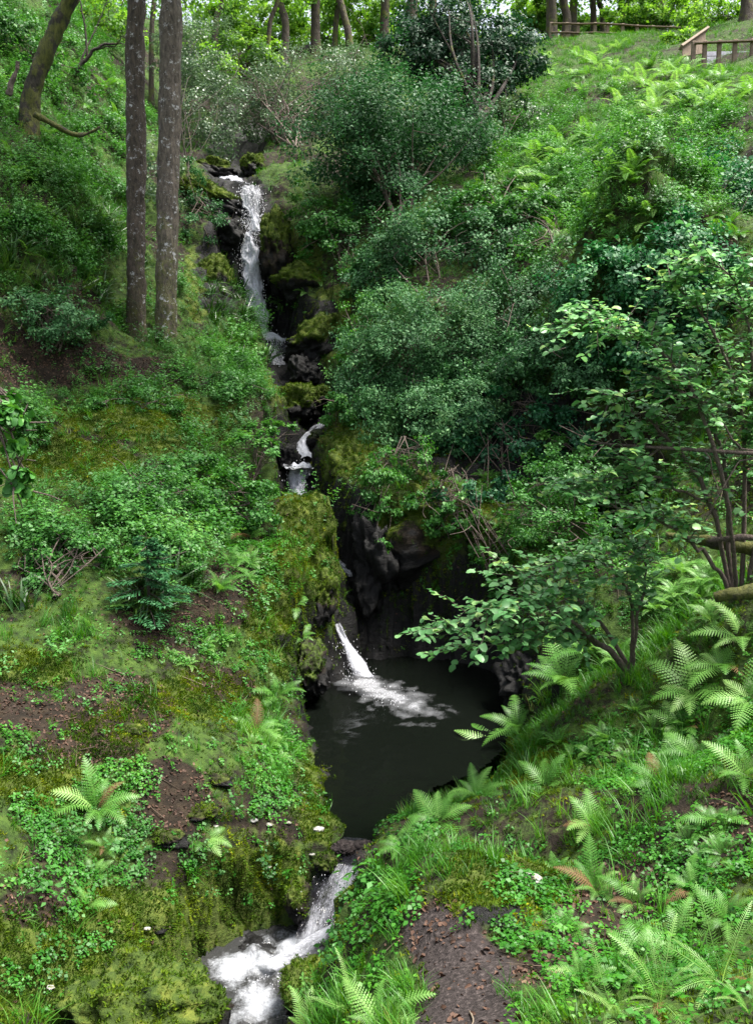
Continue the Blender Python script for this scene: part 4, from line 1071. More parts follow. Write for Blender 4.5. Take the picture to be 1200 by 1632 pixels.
def leaf_cloud(rg, ells, n, size, templ, flat=.6, clusters=None, spread=.115, gap=.15, tint=(.5, .22), shell=.45, droop=0.0):
    """leaves in clumps through one or more ellipsoids (centre, radii); returns mesh data and clump centres"""
    vol = np.array([np.prod(r) ** (2 / 3) for _, r in ells]); pick = rg.choice(len(ells), 4000, p=vol / vol.sum())
    nc = clusters or max(20, n // 95)
    C, O, Rm = [], [], []
    for e in pick:
        c, r = ells[e]; d = norm(rg.normal(size=3)); rr = (shell + (1 - shell) * rg.uniform() ** .7)
        rr *= 1 + .55 * noise3(d[None] * 2.1 + np.asarray(c)[None] * 3.3)[0]; rr *= 1.25 if rg.uniform() < .08 else 1.0
        q = d * rr * np.asarray(r); p = np.asarray(c) + q
        if noise3(p[None] * (1.1 / np.mean(r)) + 11.3)[0] * .9 + rg.uniform(-.3, .3) < gap - .35: continue
        C.append(p); O.append(norm(d / np.asarray(r))); Rm.append(np.mean(r))
        if len(C) >= nc: break
    C = np.array(C); O = np.array(O); Rm = np.array(Rm)
    cw = rg.uniform(.25, 1.6, len(C)); k = rg.choice(len(C), n, p=cw / cw.sum())
    P = C[k] + rg.normal(0, 1, (n, 3)) * (spread * Rm[k])[:, None] * np.array([1, 1, .7])
    ct = rg.normal(0, .5, len(C))
    N = norm(O[k] * .6 + np.array([0, 0, 1.0]) * flat + rg.normal(0, .45, (n, 3)))
    Y = norm(np.cross(N, rg.normal(0, 1, (n, 3)))); Y[:, 2] -= droop
    X, Y, Z = frames(Y, N)
    tn = tint[0] + tint[1] * (ct[k] * .8 + rg.normal(0, .6, n))
    V, Fc, T = instance(templ, P, X, Y, Z, size * rg.uniform(.4, 1.4, n), tn, rg)
    return V, Fc, T, C
LEAF_H = [rhomb(.55, 1, .12), rhomb(.5, 1, .05, droop=.2), rhomb(.62, 1, -.08)]
LEAF_O = [oval_leaf(.75, .09, .14), oval_leaf(.68, .05, .25), oval_leaf(.8, .13, .06)]
LEAF_R = [rhomb(.8, 1, .1), rhomb(.7, 1, .05), rhomb(.75, 1, .15, droop=.2)]
def EC(u, v, ru, rv, rd, off=.25):
    """the same, lying just in front of the ground or wall seen at that pixel"""
    return E(u, v, hit(u, v)[1] - off, ru, rv, rd)
def branches(rg, base, C, k, r0, r1=.006, stems=1, sides=5, bow=.15):
    """curved boughs from the base to k of the clump centres"""
    base = np.asarray(base); ps = []
    sel = rg.choice(len(C), min(k, len(C)), replace=False)
    mid = base + (C.mean(0) - base) * .55
    hubs = []
    for s in range(stems):
        h = mid + rg.normal(0, .22, 3) * np.abs(C.std(0)) * 2 * (stems > 1)
        b = base + np.array([rg.normal(0, .08), rg.normal(0, .08), -.05]) * (stems > 1)
        L = smooth_line([b, b * .5 + h * .5 + rg.normal(0, .06, 3) * np.linalg.norm(h - b), h], 10)
        V, Fc = tube(L, np.linspace(r0, r0 * .55, 10), sides + 2); ps.append((V, Fc, 0)); hubs.append((h, L))
    for i in sel:
        h, L = hubs[int(rg.integers(0, len(hubs)))]; st = L[int(rg.integers(4, 10))]
        d = C[i] - st; ln = np.linalg.norm(d)
        Q = smooth_line([st, st + d * .4 + rg.normal(0, bow, 3) * ln * .5 + np.array([0, 0, .08 * ln]), C[i]], 8)
        V, Fc = tube(Q, np.linspace(r0 * .42, r1, 8), sides); ps.append((V, Fc, 0))
        for _ in range(2):
            a = Q[int(rg.integers(4, 8))]; e = a + rg.normal(0, .22, 3) * ln * .7
            V, Fc = tube(smooth_line([a, (a + e) / 2 + rg.normal(0, .05, 3) * ln, e], 5), np.linspace(r1 * 1.3, r1 * .5, 5), 4); ps.append((V, Fc, 0))
    return cat_mesh(ps)
def E(u, v, d, ru, rv, rd):
    """ellipsoid measured in photo pixels at a depth"""
    return (at(u, v, d), np.array([ru / F * d, rd, rv / F * d]))
def shrub(name, label, cat, ells, base, n, size, mat, seed, templ=LEAF_H, bark=None, r0=.018, stems=3, k=30, group=None, **kw):
    rg = np.random.default_rng(seed)
    t = empty(name, tuple(base), label, cat, group)
    V, Fc, T, C = leaf_cloud(rg, ells, n, size, templ, **kw)
    b = np.asarray(base)
    mesh_obj('foliage', V - b, Fc, mat, t, tint=T)
    V, Fc, T = branches(rg, base, C, k, r0, stems=stems)
    mesh_obj('branches', V - b, Fc, bark or B_TWIG, t, smooth=True)
    return t
# hollies and bushes round the falls
shrub('holly_tree', 'tall very dark holly tree rising above the blue grey holly', 'tree', [E(735,60,25,100,85,1.4),E(810,90,25,60,55,1.0),E(655,70,25,60,60,1.0),E(740,150,24.5,90,50,1.0)], hit(760,230), 30000, .10, M_HOLLY, 1, r0=.16, stems=1, k=24, bark=B_DARK, gap=-.1, shell=.3)
shrub('holly_bush', 'broad blue grey holly bush with glossy leaves right of the tall fall', 'bush', [E(640,190,20,125,75,1.7),E(560,220,20,100,70,1.4),E(720,230,20.5,75,60,1.3),E(600,290,19.6,90,60,1.0)], hit(640,360), 40000, .075, M_HOLLYB, 2, r0=.06, stems=3, k=20, gap=-.1, tint=(.36,.25), shell=.5, spread=.13)
shrub('thorn_bush', 'thin grey green bush of bare looking twigs above the tall fall', 'bush', [E(480,130,26,110,50,1.8),E(410,170,26,60,60,1.4),E(560,125,27,60,45,1.4),E(460,200,25,60,45,1.0),E(360,150,27,50,70,1.3)], hit(470,235), 20000, .075, M_GREY, 3, r0=.035, stems=7, k=60, gap=.0)
shrub('shrub', 'mid green shrub below the blue grey holly', 'bush', [E(690,380,17.2,100,75,1.1),E(610,430,17.6,60,70,.9),E(780,400,16.5,75,65,1.0)], hit(690,480), 34000, .058, M_HOLLYB, 4, LEAF_R, stems=5, k=14, r0=.02, gap=-.1, tint=(.46,.28))
shrub('trailing_shrub', 'pale grey green shrub trailing down over the gorge wall', 'bush', [E(640,560,14.4,90,100,.8),E(590,630,14.2,60,80,.5),E(720,560,14.2,80,90,.8),E(660,670,13.4,90,70,.5),E(740,650,13.2,70,70,.5)], hit(690,540), 64000, .048, M_HOLLYB, 5, stems=6, k=24, r0=.012, gap=.05, tint=(.66,.3), droop=.4)
shrub('hanging_spray', 'spray of small pale leaves hanging at the dark slot of the gorge', 'bush', [E(600,785,12.2,45,50,.25),E(640,730,12.4,50,40,.3),E(608,865,11.8,18,18,.1)], at(640,690,12.8), 5000, .046, M_SHRUB, 6, stems=3, k=30, r0=.010, gap=.1, tint=(.6,.2), droop=.6)
shrub('shrub', 'glossy dark shrub overhanging the darkest part of the gorge wall', 'bush', [EC(820,490,100,70,.8),EC(770,580,70,55,.5,.35),EC(880,560,80,60,.6,.4),EC(830,600,60,40,.35,.4),EC(930,600,60,40,.4,.4)], hit(830,480), 40000, .05, M_HOLLYB, 7, stems=5, k=24, r0=.012, gap=.0, tint=(.42,.3), droop=.3)
shrub('bramble', 'dark teal bramble thicket above the dark gorge wall', 'bush', [EC(960,460,90,70,.7),EC(1060,430,90,80,.7),EC(970,550,70,60,.5,.4),EC(1050,560,80,60,.5,.4),EC(1140,470,70,70,.5,.4)], hit(1000,480), 24000, .06, M_TEAL, 8, LEAF_R, stems=6, k=24, r0=.02, gap=.0, tint=(.6,.25))
shrub('bramble', 'teal green bramble thicket at the right edge below the fence', 'bush', [E(1120,300,14.6,100,60,.8),E(1190,340,14.0,80,80,.8),E(1050,350,14.8,70,45,.6)], hit(1130,350), 15000, .06, M_TEAL, 9, LEAF_R, stems=6, k=20, r0=.02, gap=-.1, tint=(.6,.25))
shrub('bramble', 'light green bramble patch under the ferns on the right slope', 'bush', [E(900,400,15.5,90,45,.7),E(820,360,16.8,60,40,.6)], hit(880,420), 9000, .055, M_SHRUB, 10, LEAF_R, stems=5, k=30, gap=.1)
shrub('holly_bush', 'low pale blue green holly bush on the left slope beside brown litter', 'bush', [E(85,510,13.2,75,50,.6),E(30,490,13.2,50,40,.5),E(130,500,13.4,45,35,.4)], hit(85,560), 9000, .05, M_HOLLYB, 11, stems=5, k=40, gap=.1, tint=(.62,.25))
shrub('holly_bush', 'dark bush behind the two tall trunks', 'bush', [E(330,180,23.5,60,90,1.1),E(250,300,19.5,45,90,.8),E(310,90,25,60,60,1.2)], hit(300,290), 17000, .068, M_GREY, 12, stems=4, k=18, r0=.02, bark=B_DARK, gap=.05, tint=(.42,.3))
shrub('shrub', 'drooping grey shrub left of the tall fall', 'bush', [E(320,345,19.6,50,35,.5),E(300,290,20,40,40,.5)], hit(305,320), 3600, .055, M_HOLLYB, 13, stems=4, k=24, gap=.1, droop=.4)
shrub('shrub', 'green leafy shrub right of the black hollow by the tall fall', 'bush', [E(535,390,19.2,55,70,.7),E(570,460,18.6,50,40,.6),E(500,350,19.8,40,50,.6)], hit(560,430), 9000, .065, M_SHRUB, 14, LEAF_R, stems=5, k=30, gap=.05)
shrub('shrub', 'small leaved shrub on the right side of the gorge above the hazel', 'bush', [E(850,830,11.0,75,55,.5),E(930,850,10.4,70,45,.5),E(900,770,11.2,80,50,.5)], hit(870,860), 11000, .042, M_SHRUB, 15, stems=5, k=40, gap=.1)
shrub('ivy_curtain', 'curtain of dark ivy on the shaded gorge wall', 'ivy', [EC(720,720,60,70,.2,.15),EC(800,700,80,70,.2,.15),EC(880,700,70,70,.2,.15),EC(740,800,50,50,.15,.15),EC(950,680,60,60,.2,.15),EC(830,780,60,50,.2,.15)], hit(800,640), 16000, .05, M_TEAL, 16, LEAF_R, stems=5, k=60, r0=.008, gap=.25, tint=(.4,.25), droop=.4)
shrub('rowan_sapling', 'flat topped rowan sapling on the left bank above the middle fall', 'sapling', [E(405,710,12.8,50,30,.35),E(370,745,12.6,45,30,.3),E(430,680,13.2,40,15,.25)], hit(390,800), 2400, .065, M_BILB, 17, LEAF_H, stems=3, k=30, r0=.016, gap=.05, tint=(.72,.2), flat=1.6)
shrub('shrub', 'leafy bush at the top of the left mossy bank', 'bush', [E(330,790,11.2,70,50,.45),E(400,800,11.2,45,50,.35),E(300,740,11.6,50,30,.4)], hit(340,830), 7500, .045, M_SHRUB, 18, LEAF_R, stems=5, k=30, gap=.1)
shrub('hanging_branch', 'fresh green leafy branch hanging in at the left edge', 'branch', [E(15,690,5.2,26,50,.16),E(28,760,5.2,28,26,.12),E(5,640,5.2,18,22,.1)], at(-60,560,5.3), 460, .055, M_SHRUB, 19, LEAF_O, stems=2, k=14, r0=.008, tint=(.6,.2), droop=.5)
shrub('shrub', 'small leaved bush on the upper left slope', 'bush', [E(30,60,19,60,45,.8),E(100,110,20,50,40,.7)], hit(60,110), 7000, .06, M_SHRUB, 20, LEAF_R, stems=5, k=30, gap=.1)
shrub('shrub', 'sprawling green shrub on the left bank under the bilberry', 'bush', [E(120,880,9.0,90,35,.35),E(50,920,8.8,60,30,.3)], hit(100,940), 6000, .04, M_BILB, 21, LEAF_R, stems=5, k=30, gap=.1, tint=(.5,.25))
shrub('shrub', 'loose mid green bush spilling over the left edge of the gorge wall', 'bush', [EC(570,600,45,60,.4),EC(545,660,30,45,.3),EC(590,520,50,50,.4)], hit(570,560), 9000, .05, M_SHRUB, 30, LEAF_R, stems=4, k=24, r0=.014, gap=.1, tint=(.62,.25), droop=.4)
shrub('shrub', 'mid green bush between the holly and the fern slope', 'bush', [EC(790,300,50,40,.6),EC(830,340,50,35,.5),EC(760,330,50,40,.6)], hit(790,330), 9000, .06, M_SHRUB, 31, LEAF_R, stems=4, k=24, r0=.02, gap=.1, tint=(.45,.25))
shrub('shrub', 'yellow green bush low on the right of the dark gorge wall', 'bush', [EC(900,720,60,40,.35),EC(980,760,70,45,.4),EC(1040,820,60,40,.4)], hit(960,780), 9000, .05, M_SHRUB, 32, LEAF_R, stems=4, k=30, r0=.012, gap=.15, tint=(.66,.25))
shrub('shrub', 'grey green bush at the foot of the tall holly tree', 'bush', [EC(820,200,50,35,.9),EC(770,240,50,40,.9)], hit(790,240), 7000, .075, M_GREY, 33, LEAF_R, stems=4, k=24, r0=.02, gap=.1)
shrub('ivy_curtain', 'green ivy and moss hanging over the rock wall above the pool', 'ivy', [E(690,800,11.9,50,45,.12),E(760,850,11.8,50,50,.12),E(800,910,11.3,40,40,.12)], at(720,740,12.4), 5000, .045, M_SHRUB, 35, LEAF_R, stems=5, k=40, r0=.007, gap=.3, tint=(.5,.3), droop=.5)
for q, (u, v, ru, rv, lab) in enumerate([(230,790,90,45,'rounded bilberry mound under the golden moss ridge'),(110,860,100,50,'widest bilberry mound at the left edge below the moss ridge'),(250,890,90,40,'dark bilberry mound around the young conifer'),(330,610,80,30,'low bilberry mound at the foot of the tall trunks'),(210,640,80,28,'bright bilberry mound left of the tall trunks'),(30,690,50,40,'bilberry mound at the left edge above the moss ridge')]):
    shrub('bilberry_mound', lab, 'bush', [EC(u,v,ru,rv,.35,-.05),EC(u-ru*.5,v+rv*.4,ru*.6,rv*.6,.3,-.05),EC(u+ru*.5,v+rv*.3,ru*.6,rv*.6,.3,-.05)], hit(u, v), 9000, .036, M_BILB, 140+q, LEAF_H, stems=8, k=30, r0=.008, gap=.0, tint=(.6,.26), group='bilberry mounds on the left bank')
# young conifer on the left bank: tiers of flat needle sprays
def conifer(u, v, h_px, w_px, label):
    rg = np.random.default_rng(5); p = hit(u, v); d = p[1]; H = h_px / F * d; W = w_px / F * d
    t = empty('conifer_sapling', tuple(p), label, 'sapling')
    V, Fc = tube([(0, 0, -.05), (0.01, 0, H * .5), (0, 0, H)], [.02, .014, .004], 6); mesh_obj('trunk', V, Fc, B_DARK, t)
    Ps, Ys, Ns, S = [], [], [], []; ps = []
    for k in range(34):
        z = H * (.12 + .85 * (k / 34) ** .9); L = W * (1 - .85 * (k / 34)) * rg.uniform(.75, 1.1); a = rg.uniform(0, 6.28)
        e = np.array([math.cos(a), math.sin(a), -.12]); sd = np.array([-math.sin(a), math.cos(a), 0])
        V, Fc = tube([np.array([0, 0, z]), np.array([0, 0, z + .02]) + e * L * .6, np.array([0, 0, z]) + e * L], [.006, .004, .002], 4); ps.append((V, Fc, 0))
        for q in np.linspace(.2, 1, 10):
            for sg in (-1, 1):
                bl = L * .38 * (1.15 - q); b0 = np.array([0, 0, z]) + e * L * q
                for w in np.linspace(.1, 1, 7):
                    Ps.append(b0 + (sd * sg + e * .7) * bl * w); Ys.append(e * .8 + sd * sg * .9 + rg.normal(0, .3, 3)); Ns.append([rg.normal(0, .3), rg.normal(0, .3), 1]); S.append(.05)
    V, Fc, T = cat_mesh(ps); mesh_obj('branches', V, Fc, B_DARK, t)
    X, Y, Z = frames(np.array(Ys), np.array(Ns))
    V, Fc, T = instance([rhomb(.35, 1, .03)], np.array(Ps), X, Y, Z, np.array(S), .5 + rg.normal(0, .15, len(Ps)), rg)
    mesh_obj('foliage', V, Fc, M_CONIFER, t, tint=T)
conifer(238, 985, 140, 84, 'young dark green conifer with feathery tiers on the left bank')

# leaning hazel over the pool and the hazel thicket at the right edge
def woody(name, label, cat, base, limbs, mat, seed, leaf=.075, per=9, twig=.35, leaf_from=.35, bark=None, ntw=14, tint=(.5, .2), limb_label=None, flat=1.3, templ=LEAF_O, joined=False):
    """tree given by measured limbs: each a list of (u, v, depth, radius); twigs and leaves grow along them"""
    rg = np.random.default_rng(seed); b = np.asarray(base)
    t = empty(name, tuple(b), label, cat); LP, LY, LN, LT = [], [], [], []; tw = []
    for li, limb in enumerate(limbs):
        A = np.array(limb, float); n = max(10, len(A) * 7)
        Q = smooth_line(at(A[:, 0], A[:, 1], A[:, 2]), n); rr = np.interp(np.linspace(0, 1, n), np.linspace(0, 1, len(A)), A[:, 3])
        Q = Q + (fbm(Q * 6 + seed, 2) * .03)[:, None] * rg.normal(0, 1, 3)
        if np.linalg.norm(Q[0] - b) < .4: Q[0] = b
        V, Fc = tube(Q - b, rr, 8); mesh_obj('branch', V, Fc, bark or B_TWIG, t, smooth=True)
        L = np.linalg.norm(np.diff(Q, axis=0), axis=1).sum()
        for _ in range(int(ntw * L)):
            s = rg.uniform(leaf_from, 1); i = min(int(s * (n - 1)), n - 2); p = Q[i]; T0 = norm(Q[min(i + 1, n - 1)] - Q[i])
            d = norm(T0 * .8 + rg.normal(0, .8, 3) * np.array([1, 1, .45]) + np.array([0, 0, .12])); ln = twig * rg.uniform(.4, 1.1)
            K = smooth_line([p, p + d * ln * .5 + rg.normal(0, .03, 3), p + d * ln + np.array([0, 0, -.08 * ln])], 6)
            V, Fc = tube(K - b, np.linspace(.0045, .0015, 6), 4); tw.append((V, Fc, 0))
            for q in np.linspace(.15, 1, per):
                j = min(int(q * 5), 4); pp = K[j] + (K[min(j + 1, 5)] - K[j]) * (q * 5 - j)
                sd = norm(np.cross(d, [0, 0, 1.0])) * (1 if rg.uniform() < .5 else -1)
                LP.append(pp); LY.append(norm(d * rg.uniform(.2, .9) + sd + rg.normal(0, .25, 3) + np.array([0, 0, -.15]))); LN.append(norm(np.array([0, 0, flat]) + rg.normal(0, .35, 3))); LT.append(rg.normal(0, 1))
    if tw:
        V, Fc, T = cat_mesh(tw); mesh_obj('twigs', V, Fc, bark or B_TWIG, t)
    if per and LP:
        P, Y, N = map(np.array, (LP, LY, LN)); X, Y, Z = frames(Y, N)
        V, Fc, T = instance(templ, P, X, Y, Z, leaf * rg.uniform(.55, 1.2, len(P)), tint[0] + tint[1] * np.array(LT), rg)
        mesh_obj('foliage', V - b, Fc, mat, t, tint=T)
    return t
hb = hit(1005, 1072)
hd = hb[1]
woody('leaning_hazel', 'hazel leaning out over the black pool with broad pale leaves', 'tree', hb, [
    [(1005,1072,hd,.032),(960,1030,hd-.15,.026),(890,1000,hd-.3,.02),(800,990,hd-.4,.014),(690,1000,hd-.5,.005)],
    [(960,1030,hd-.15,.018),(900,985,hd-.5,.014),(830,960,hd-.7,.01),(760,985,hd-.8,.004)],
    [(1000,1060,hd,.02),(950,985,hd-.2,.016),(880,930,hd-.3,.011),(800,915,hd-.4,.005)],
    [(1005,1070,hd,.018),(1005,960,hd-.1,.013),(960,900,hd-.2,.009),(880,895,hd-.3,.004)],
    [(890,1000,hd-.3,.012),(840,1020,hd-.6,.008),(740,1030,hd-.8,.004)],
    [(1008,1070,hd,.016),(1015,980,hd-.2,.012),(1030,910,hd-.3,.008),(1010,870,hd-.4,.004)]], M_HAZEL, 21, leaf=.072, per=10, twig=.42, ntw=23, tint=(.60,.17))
hb = hit(1165, 960); hd = hb[1]
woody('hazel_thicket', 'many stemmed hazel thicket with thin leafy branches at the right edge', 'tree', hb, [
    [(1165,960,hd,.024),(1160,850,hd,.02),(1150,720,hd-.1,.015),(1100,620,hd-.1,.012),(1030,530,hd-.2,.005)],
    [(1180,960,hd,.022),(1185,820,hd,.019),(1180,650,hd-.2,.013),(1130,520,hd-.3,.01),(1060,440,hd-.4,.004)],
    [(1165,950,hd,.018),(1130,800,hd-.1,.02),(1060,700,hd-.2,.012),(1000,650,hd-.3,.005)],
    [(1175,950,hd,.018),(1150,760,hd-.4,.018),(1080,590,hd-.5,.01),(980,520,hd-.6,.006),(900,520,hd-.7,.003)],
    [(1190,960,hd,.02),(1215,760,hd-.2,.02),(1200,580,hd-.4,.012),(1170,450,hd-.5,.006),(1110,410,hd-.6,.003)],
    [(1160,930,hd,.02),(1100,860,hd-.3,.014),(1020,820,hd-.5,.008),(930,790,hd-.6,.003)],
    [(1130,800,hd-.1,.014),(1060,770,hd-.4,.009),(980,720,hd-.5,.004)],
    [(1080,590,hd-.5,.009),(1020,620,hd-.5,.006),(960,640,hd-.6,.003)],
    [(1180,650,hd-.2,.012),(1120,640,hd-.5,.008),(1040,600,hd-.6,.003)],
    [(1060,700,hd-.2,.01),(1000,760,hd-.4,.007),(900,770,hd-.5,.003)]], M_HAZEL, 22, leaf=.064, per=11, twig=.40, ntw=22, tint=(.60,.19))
woody('dead_branch', 'long bare dead branch reaching in from the right edge', 'branch', at(1260,724,6.8), [
    [(1260,724,6.8,.022),(1190,722,6.8,.018),(1090,716,6.9,.014),(1000,710,7.0,.011),(950,704,7.1,.007),(890,678,7.2,.003)],
    [(965,706,7.05,.006),(930,708,7.1,.004),(905,700,7.1,.002)], [(1190,722,6.8,.008),(1120,640,6.9,.006),(1060,570,7.0,.003)],
    [(1180,724,6.8,.007),(1140,800,6.8,.005),(1080,880,6.9,.004),(1040,895,7.0,.002)], [(1120,718,6.85,.006),(1140,770,6.8,.004),(1138,795,6.8,.002)],
    [(1125,720,6.85,.004),(1148,748,6.85,.002)], [(1085,716,6.9,.004),(1098,735,6.9,.002)], [(1000,710,7.0,.004),(985,690,7.0,.002)], [(1052,714,6.95,.004),(1062,736,6.95,.002)], [(935,700,7.1,.003),(922,676,7.1,.001)], [(960,704,7.05,.003),(948,684,7.05,.001)], [(980,708,7.05,.003),(962,686,7.0,.001)], [(925,690,7.15,.003),(905,672,7.15,.001)], [(1140,718,6.8,.004),(1166,690,6.8,.002)]], M_HAZEL, 23, per=0, twig=.1, ntw=0, leaf_from=.2)
def log(name, label, pts, bark, cat='log'):
    A = np.array(pts, float); Q = smooth_line(at(A[:, 0], A[:, 1], A[:, 2]), 30); rr = np.interp(np.linspace(0, 1, 30), np.linspace(0, 1, len(A)), A[:, 3])
    V, Fc = tube(Q, rr, 14)
    V = V + (fbm(V * 7, 3) * .02)[:, None] * norm(V - np.repeat(Q, 14, 0))
    nv = len(V); V = np.vstack([V, Q[:1], Q[-1:]])
    caps = [[nv, (j + 1) % 14, j, nv] for j in range(14)]
    fl = [list(f) for f in Fc] + [[nv, (j + 1) % 14, j] for j in range(14)] + [[nv + 1, 29 * 14 + j, 29 * 14 + (j + 1) % 14] for j in range(14)]
    b = Q[0]
    o = mesh_obj(name, V - b, fl, bark, smooth=True, loc=tuple(b)); o.data.attributes.new('up', 'FLOAT', 'POINT')
    return tag(o, label, cat)
log('fallen_log', 'mossy fallen log lying higher at the right edge', [(1250,880,7.2,.07),(1180,872,7.3,.06),(1120,860,7.4,.045),(1060,852,7.5,.025)], B_MOSSY)
log('fallen_log', 'bare brown branch lying on the higher mossy log', [(1250,860,7.0,.022),(1180,857,7.1,.02),(1128,862,7.2,.012)], B_TWIG)
log('fallen_log', 'short mossy log below the higher fallen log at the right edge', [(1250,940,6.6,.06),(1190,943,6.7,.058),(1138,951,6.8,.05)], B_MOSSY)
log('fallen_branch', 'crooked fallen branch under the leaning trunk on the left slope', [(55,182,16.3,.06),(85,198,16.4,.05),(118,214,16.5,.045),(140,212,16.6,.03),(160,203,16.6,.015)], B_MOSSY, 'branch')
log('snag', 'pale broken stub of dead wood at the upper left edge', [(14,152,15.6,.05),(20,130,15.6,.045),(27,112,15.6,.03),(29,98,15.6,.02)], B_TWIG, 'stump')
woody('bare_sapling', 'dark thin tree with crooked bare limbs between the leaning trunk and the tall trunks', 'tree', hit(125,125), [
    [(118,122,20,.05),(140,90,20,.04),(165,72,20,.03),(190,66,20,.015),(195,58,20,.008)], [(140,90,20,.03),(137,50,20,.022),(128,0,20,.015),(120,-40,20,.008)],
    [(120,122,20,.03),(135,85,20.2,.02),(160,30,20.4,.012),(175,-10,20.5,.006)], [(150,80,20,.02),(180,72,20,.012),(205,70,20.1,.005)]], M_GREY, 24, leaf=.06, per=5, twig=.5, ntw=5, bark=B_DARK, templ=LEAF_R)

# ------------------------------------------------------------------ trees
def tree(name, label, pts, bark, crown, mat, seed, n=7000, leaf=.1, group=None, branches_k=26, templ=LEAF_R, rough=.10, base=None, knots=0, flare=1.55, gap=.2, limbs=True):
    """trunk through measured points (u, v, depth, radius), carried on upward in world space to a crown"""
    rg = np.random.default_rng(seed)
    A = np.array(pts, float); W = at(A[:, 0], A[:, 1], A[:, 2]); r = A[:, 3].copy()
    g = hz(W[0, 0], W[0, 1]); W[0, 2] = min(W[0, 2], g) - .15
    b = W[0].copy(); b[2] = g
    n_ = 70
    Q = smooth_line(W, n_); rr = np.interp(np.linspace(0, 1, n_), np.linspace(0, 1, len(A)), r)
    Lc = np.concatenate([[0], np.cumsum(np.linalg.norm(np.diff(Q, axis=0), axis=1))])
    rr = rr * (1 + (flare - 1) * np.exp(-Lc / (rr[0] * 2.2)))
    ns = 18
    V, Fc = tube(Q, rr, ns)
    ax = np.repeat(Q, ns, 0); d = norm(V - ax)
    V = V + d * (np.repeat(rr, ns) * rough * 2.2 * fbm(V * np.array([7, 7, 2.2]) / max(r[0] / .19, .6) + seed, 4))[:, None]
    t = empty(name, tuple(b), label, 'tree', group)
    mesh_obj('trunk', V - b, Fc, bark, t, smooth=True, attrs=dict(up=np.repeat(Lc / 12, ns)))
    if crown:
        ells = [(np.asarray(c), np.asarray(q)) for c, q in crown]
        V, Fc, T, C = leaf_cloud(rg, ells, n, leaf, templ, gap=gap, spread=.17, shell=.35)
        mesh_obj('crown', V - b, Fc, mat, t, tint=T)
        ps = []
        for i in rg.choice(len(C), min(branches_k, len(C)), replace=False):
            s = Q[int(rg.integers(int(n_ * .88), n_))]; e = C[i]; ln = np.linalg.norm(e - s)
            K = smooth_line([s, s + (e - s) * .45 + rg.normal(0, .1, 3) * ln, e], 9)
            V, Fc = tube(K, np.linspace(r[-1] * .45, .012, 9), 6); ps.append((V, Fc, 0))
        V, Fc, T = cat_mesh(ps); mesh_obj('limbs', V - b, Fc, bark, t, smooth=True)
    return t
P0 = at(217, 0, 15.2); P1 = at(272, 0, 15.0)
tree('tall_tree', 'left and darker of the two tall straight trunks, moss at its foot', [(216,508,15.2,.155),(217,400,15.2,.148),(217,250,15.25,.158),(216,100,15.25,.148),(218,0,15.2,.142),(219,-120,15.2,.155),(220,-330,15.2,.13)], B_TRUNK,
     [(P0 + np.array([1.5, -1.5, 5.0]), (3.6, 3.8, 1.3))], M_SPRING, 51, n=3500, leaf=.13, gap=.05)  # crown out of view, shifted towards the gorge to shade it
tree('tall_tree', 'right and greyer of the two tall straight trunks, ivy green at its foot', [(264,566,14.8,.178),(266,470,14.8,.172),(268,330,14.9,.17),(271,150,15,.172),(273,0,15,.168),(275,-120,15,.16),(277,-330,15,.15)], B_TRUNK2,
     [(P1 + np.array([4.4, -2.5, 5.2]), (3.6, 4.2, 1.3))], M_SPRING, 52, n=7500, leaf=.13, gap=.05)  # unseen crown pushed out over the gorge to cut the overhead light
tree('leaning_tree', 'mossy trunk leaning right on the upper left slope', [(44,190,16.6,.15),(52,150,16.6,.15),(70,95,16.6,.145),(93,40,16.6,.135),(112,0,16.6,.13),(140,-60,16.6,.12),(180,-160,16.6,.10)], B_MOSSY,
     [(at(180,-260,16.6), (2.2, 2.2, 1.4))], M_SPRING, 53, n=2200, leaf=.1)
BT = [ # u, v of foot, depth, radius, lean px at the frame top, label
 (452,70,33,.14,-6,'curved dark trunk above the grey twiggy bush'),(503,78,35,.18,0,'straight trunk right of the curved trunk above the fall'),(533,82,37,.11,6,'thin grey trunk behind the straight trunk'),(560,92,34,.14,-18,'trunk leaning left right of the thin grey one'),
 (612,78,37,.19,2,'dark upright trunk left of the tall holly'),(655,70,39,.24,2,'thick brown trunk half behind the tall holly'),(690,66,43,.2,0,'pale trunk seen through the top of the holly'),
 (879,58,42,.24,-1,'reddish trunk at the left end of the long fence'),(898,56,42.5,.2,0,'second trunk at the left end of the fence with a curved foot'),(912,52,45,.2,2,'third trunk behind the left end of the fence'),
 (946,44,46,.16,-2,'slim trunk behind the middle of the long fence'),(962,42,47,.14,-8,'slim trunk leaning left behind the fence'),(990,40,50,.16,12,'slim trunk leaning right behind the fence'),(1054,46,44,.24,-1,'dark trunk right of the sky gap behind the fence'),
 (66,26,26,.2,2,'dark trunk at the top left behind the leaning one'),(240,110,25,.07,6,'thin stem seen between the two tall trunks'),(340,60,30,.1,16,'thin stem right of the tall trunks'),(425,70,31,.08,18,'thin stem leaning right above the fall'),(1190,30,34,.22,0,'mossy trunk in the top right corner')]
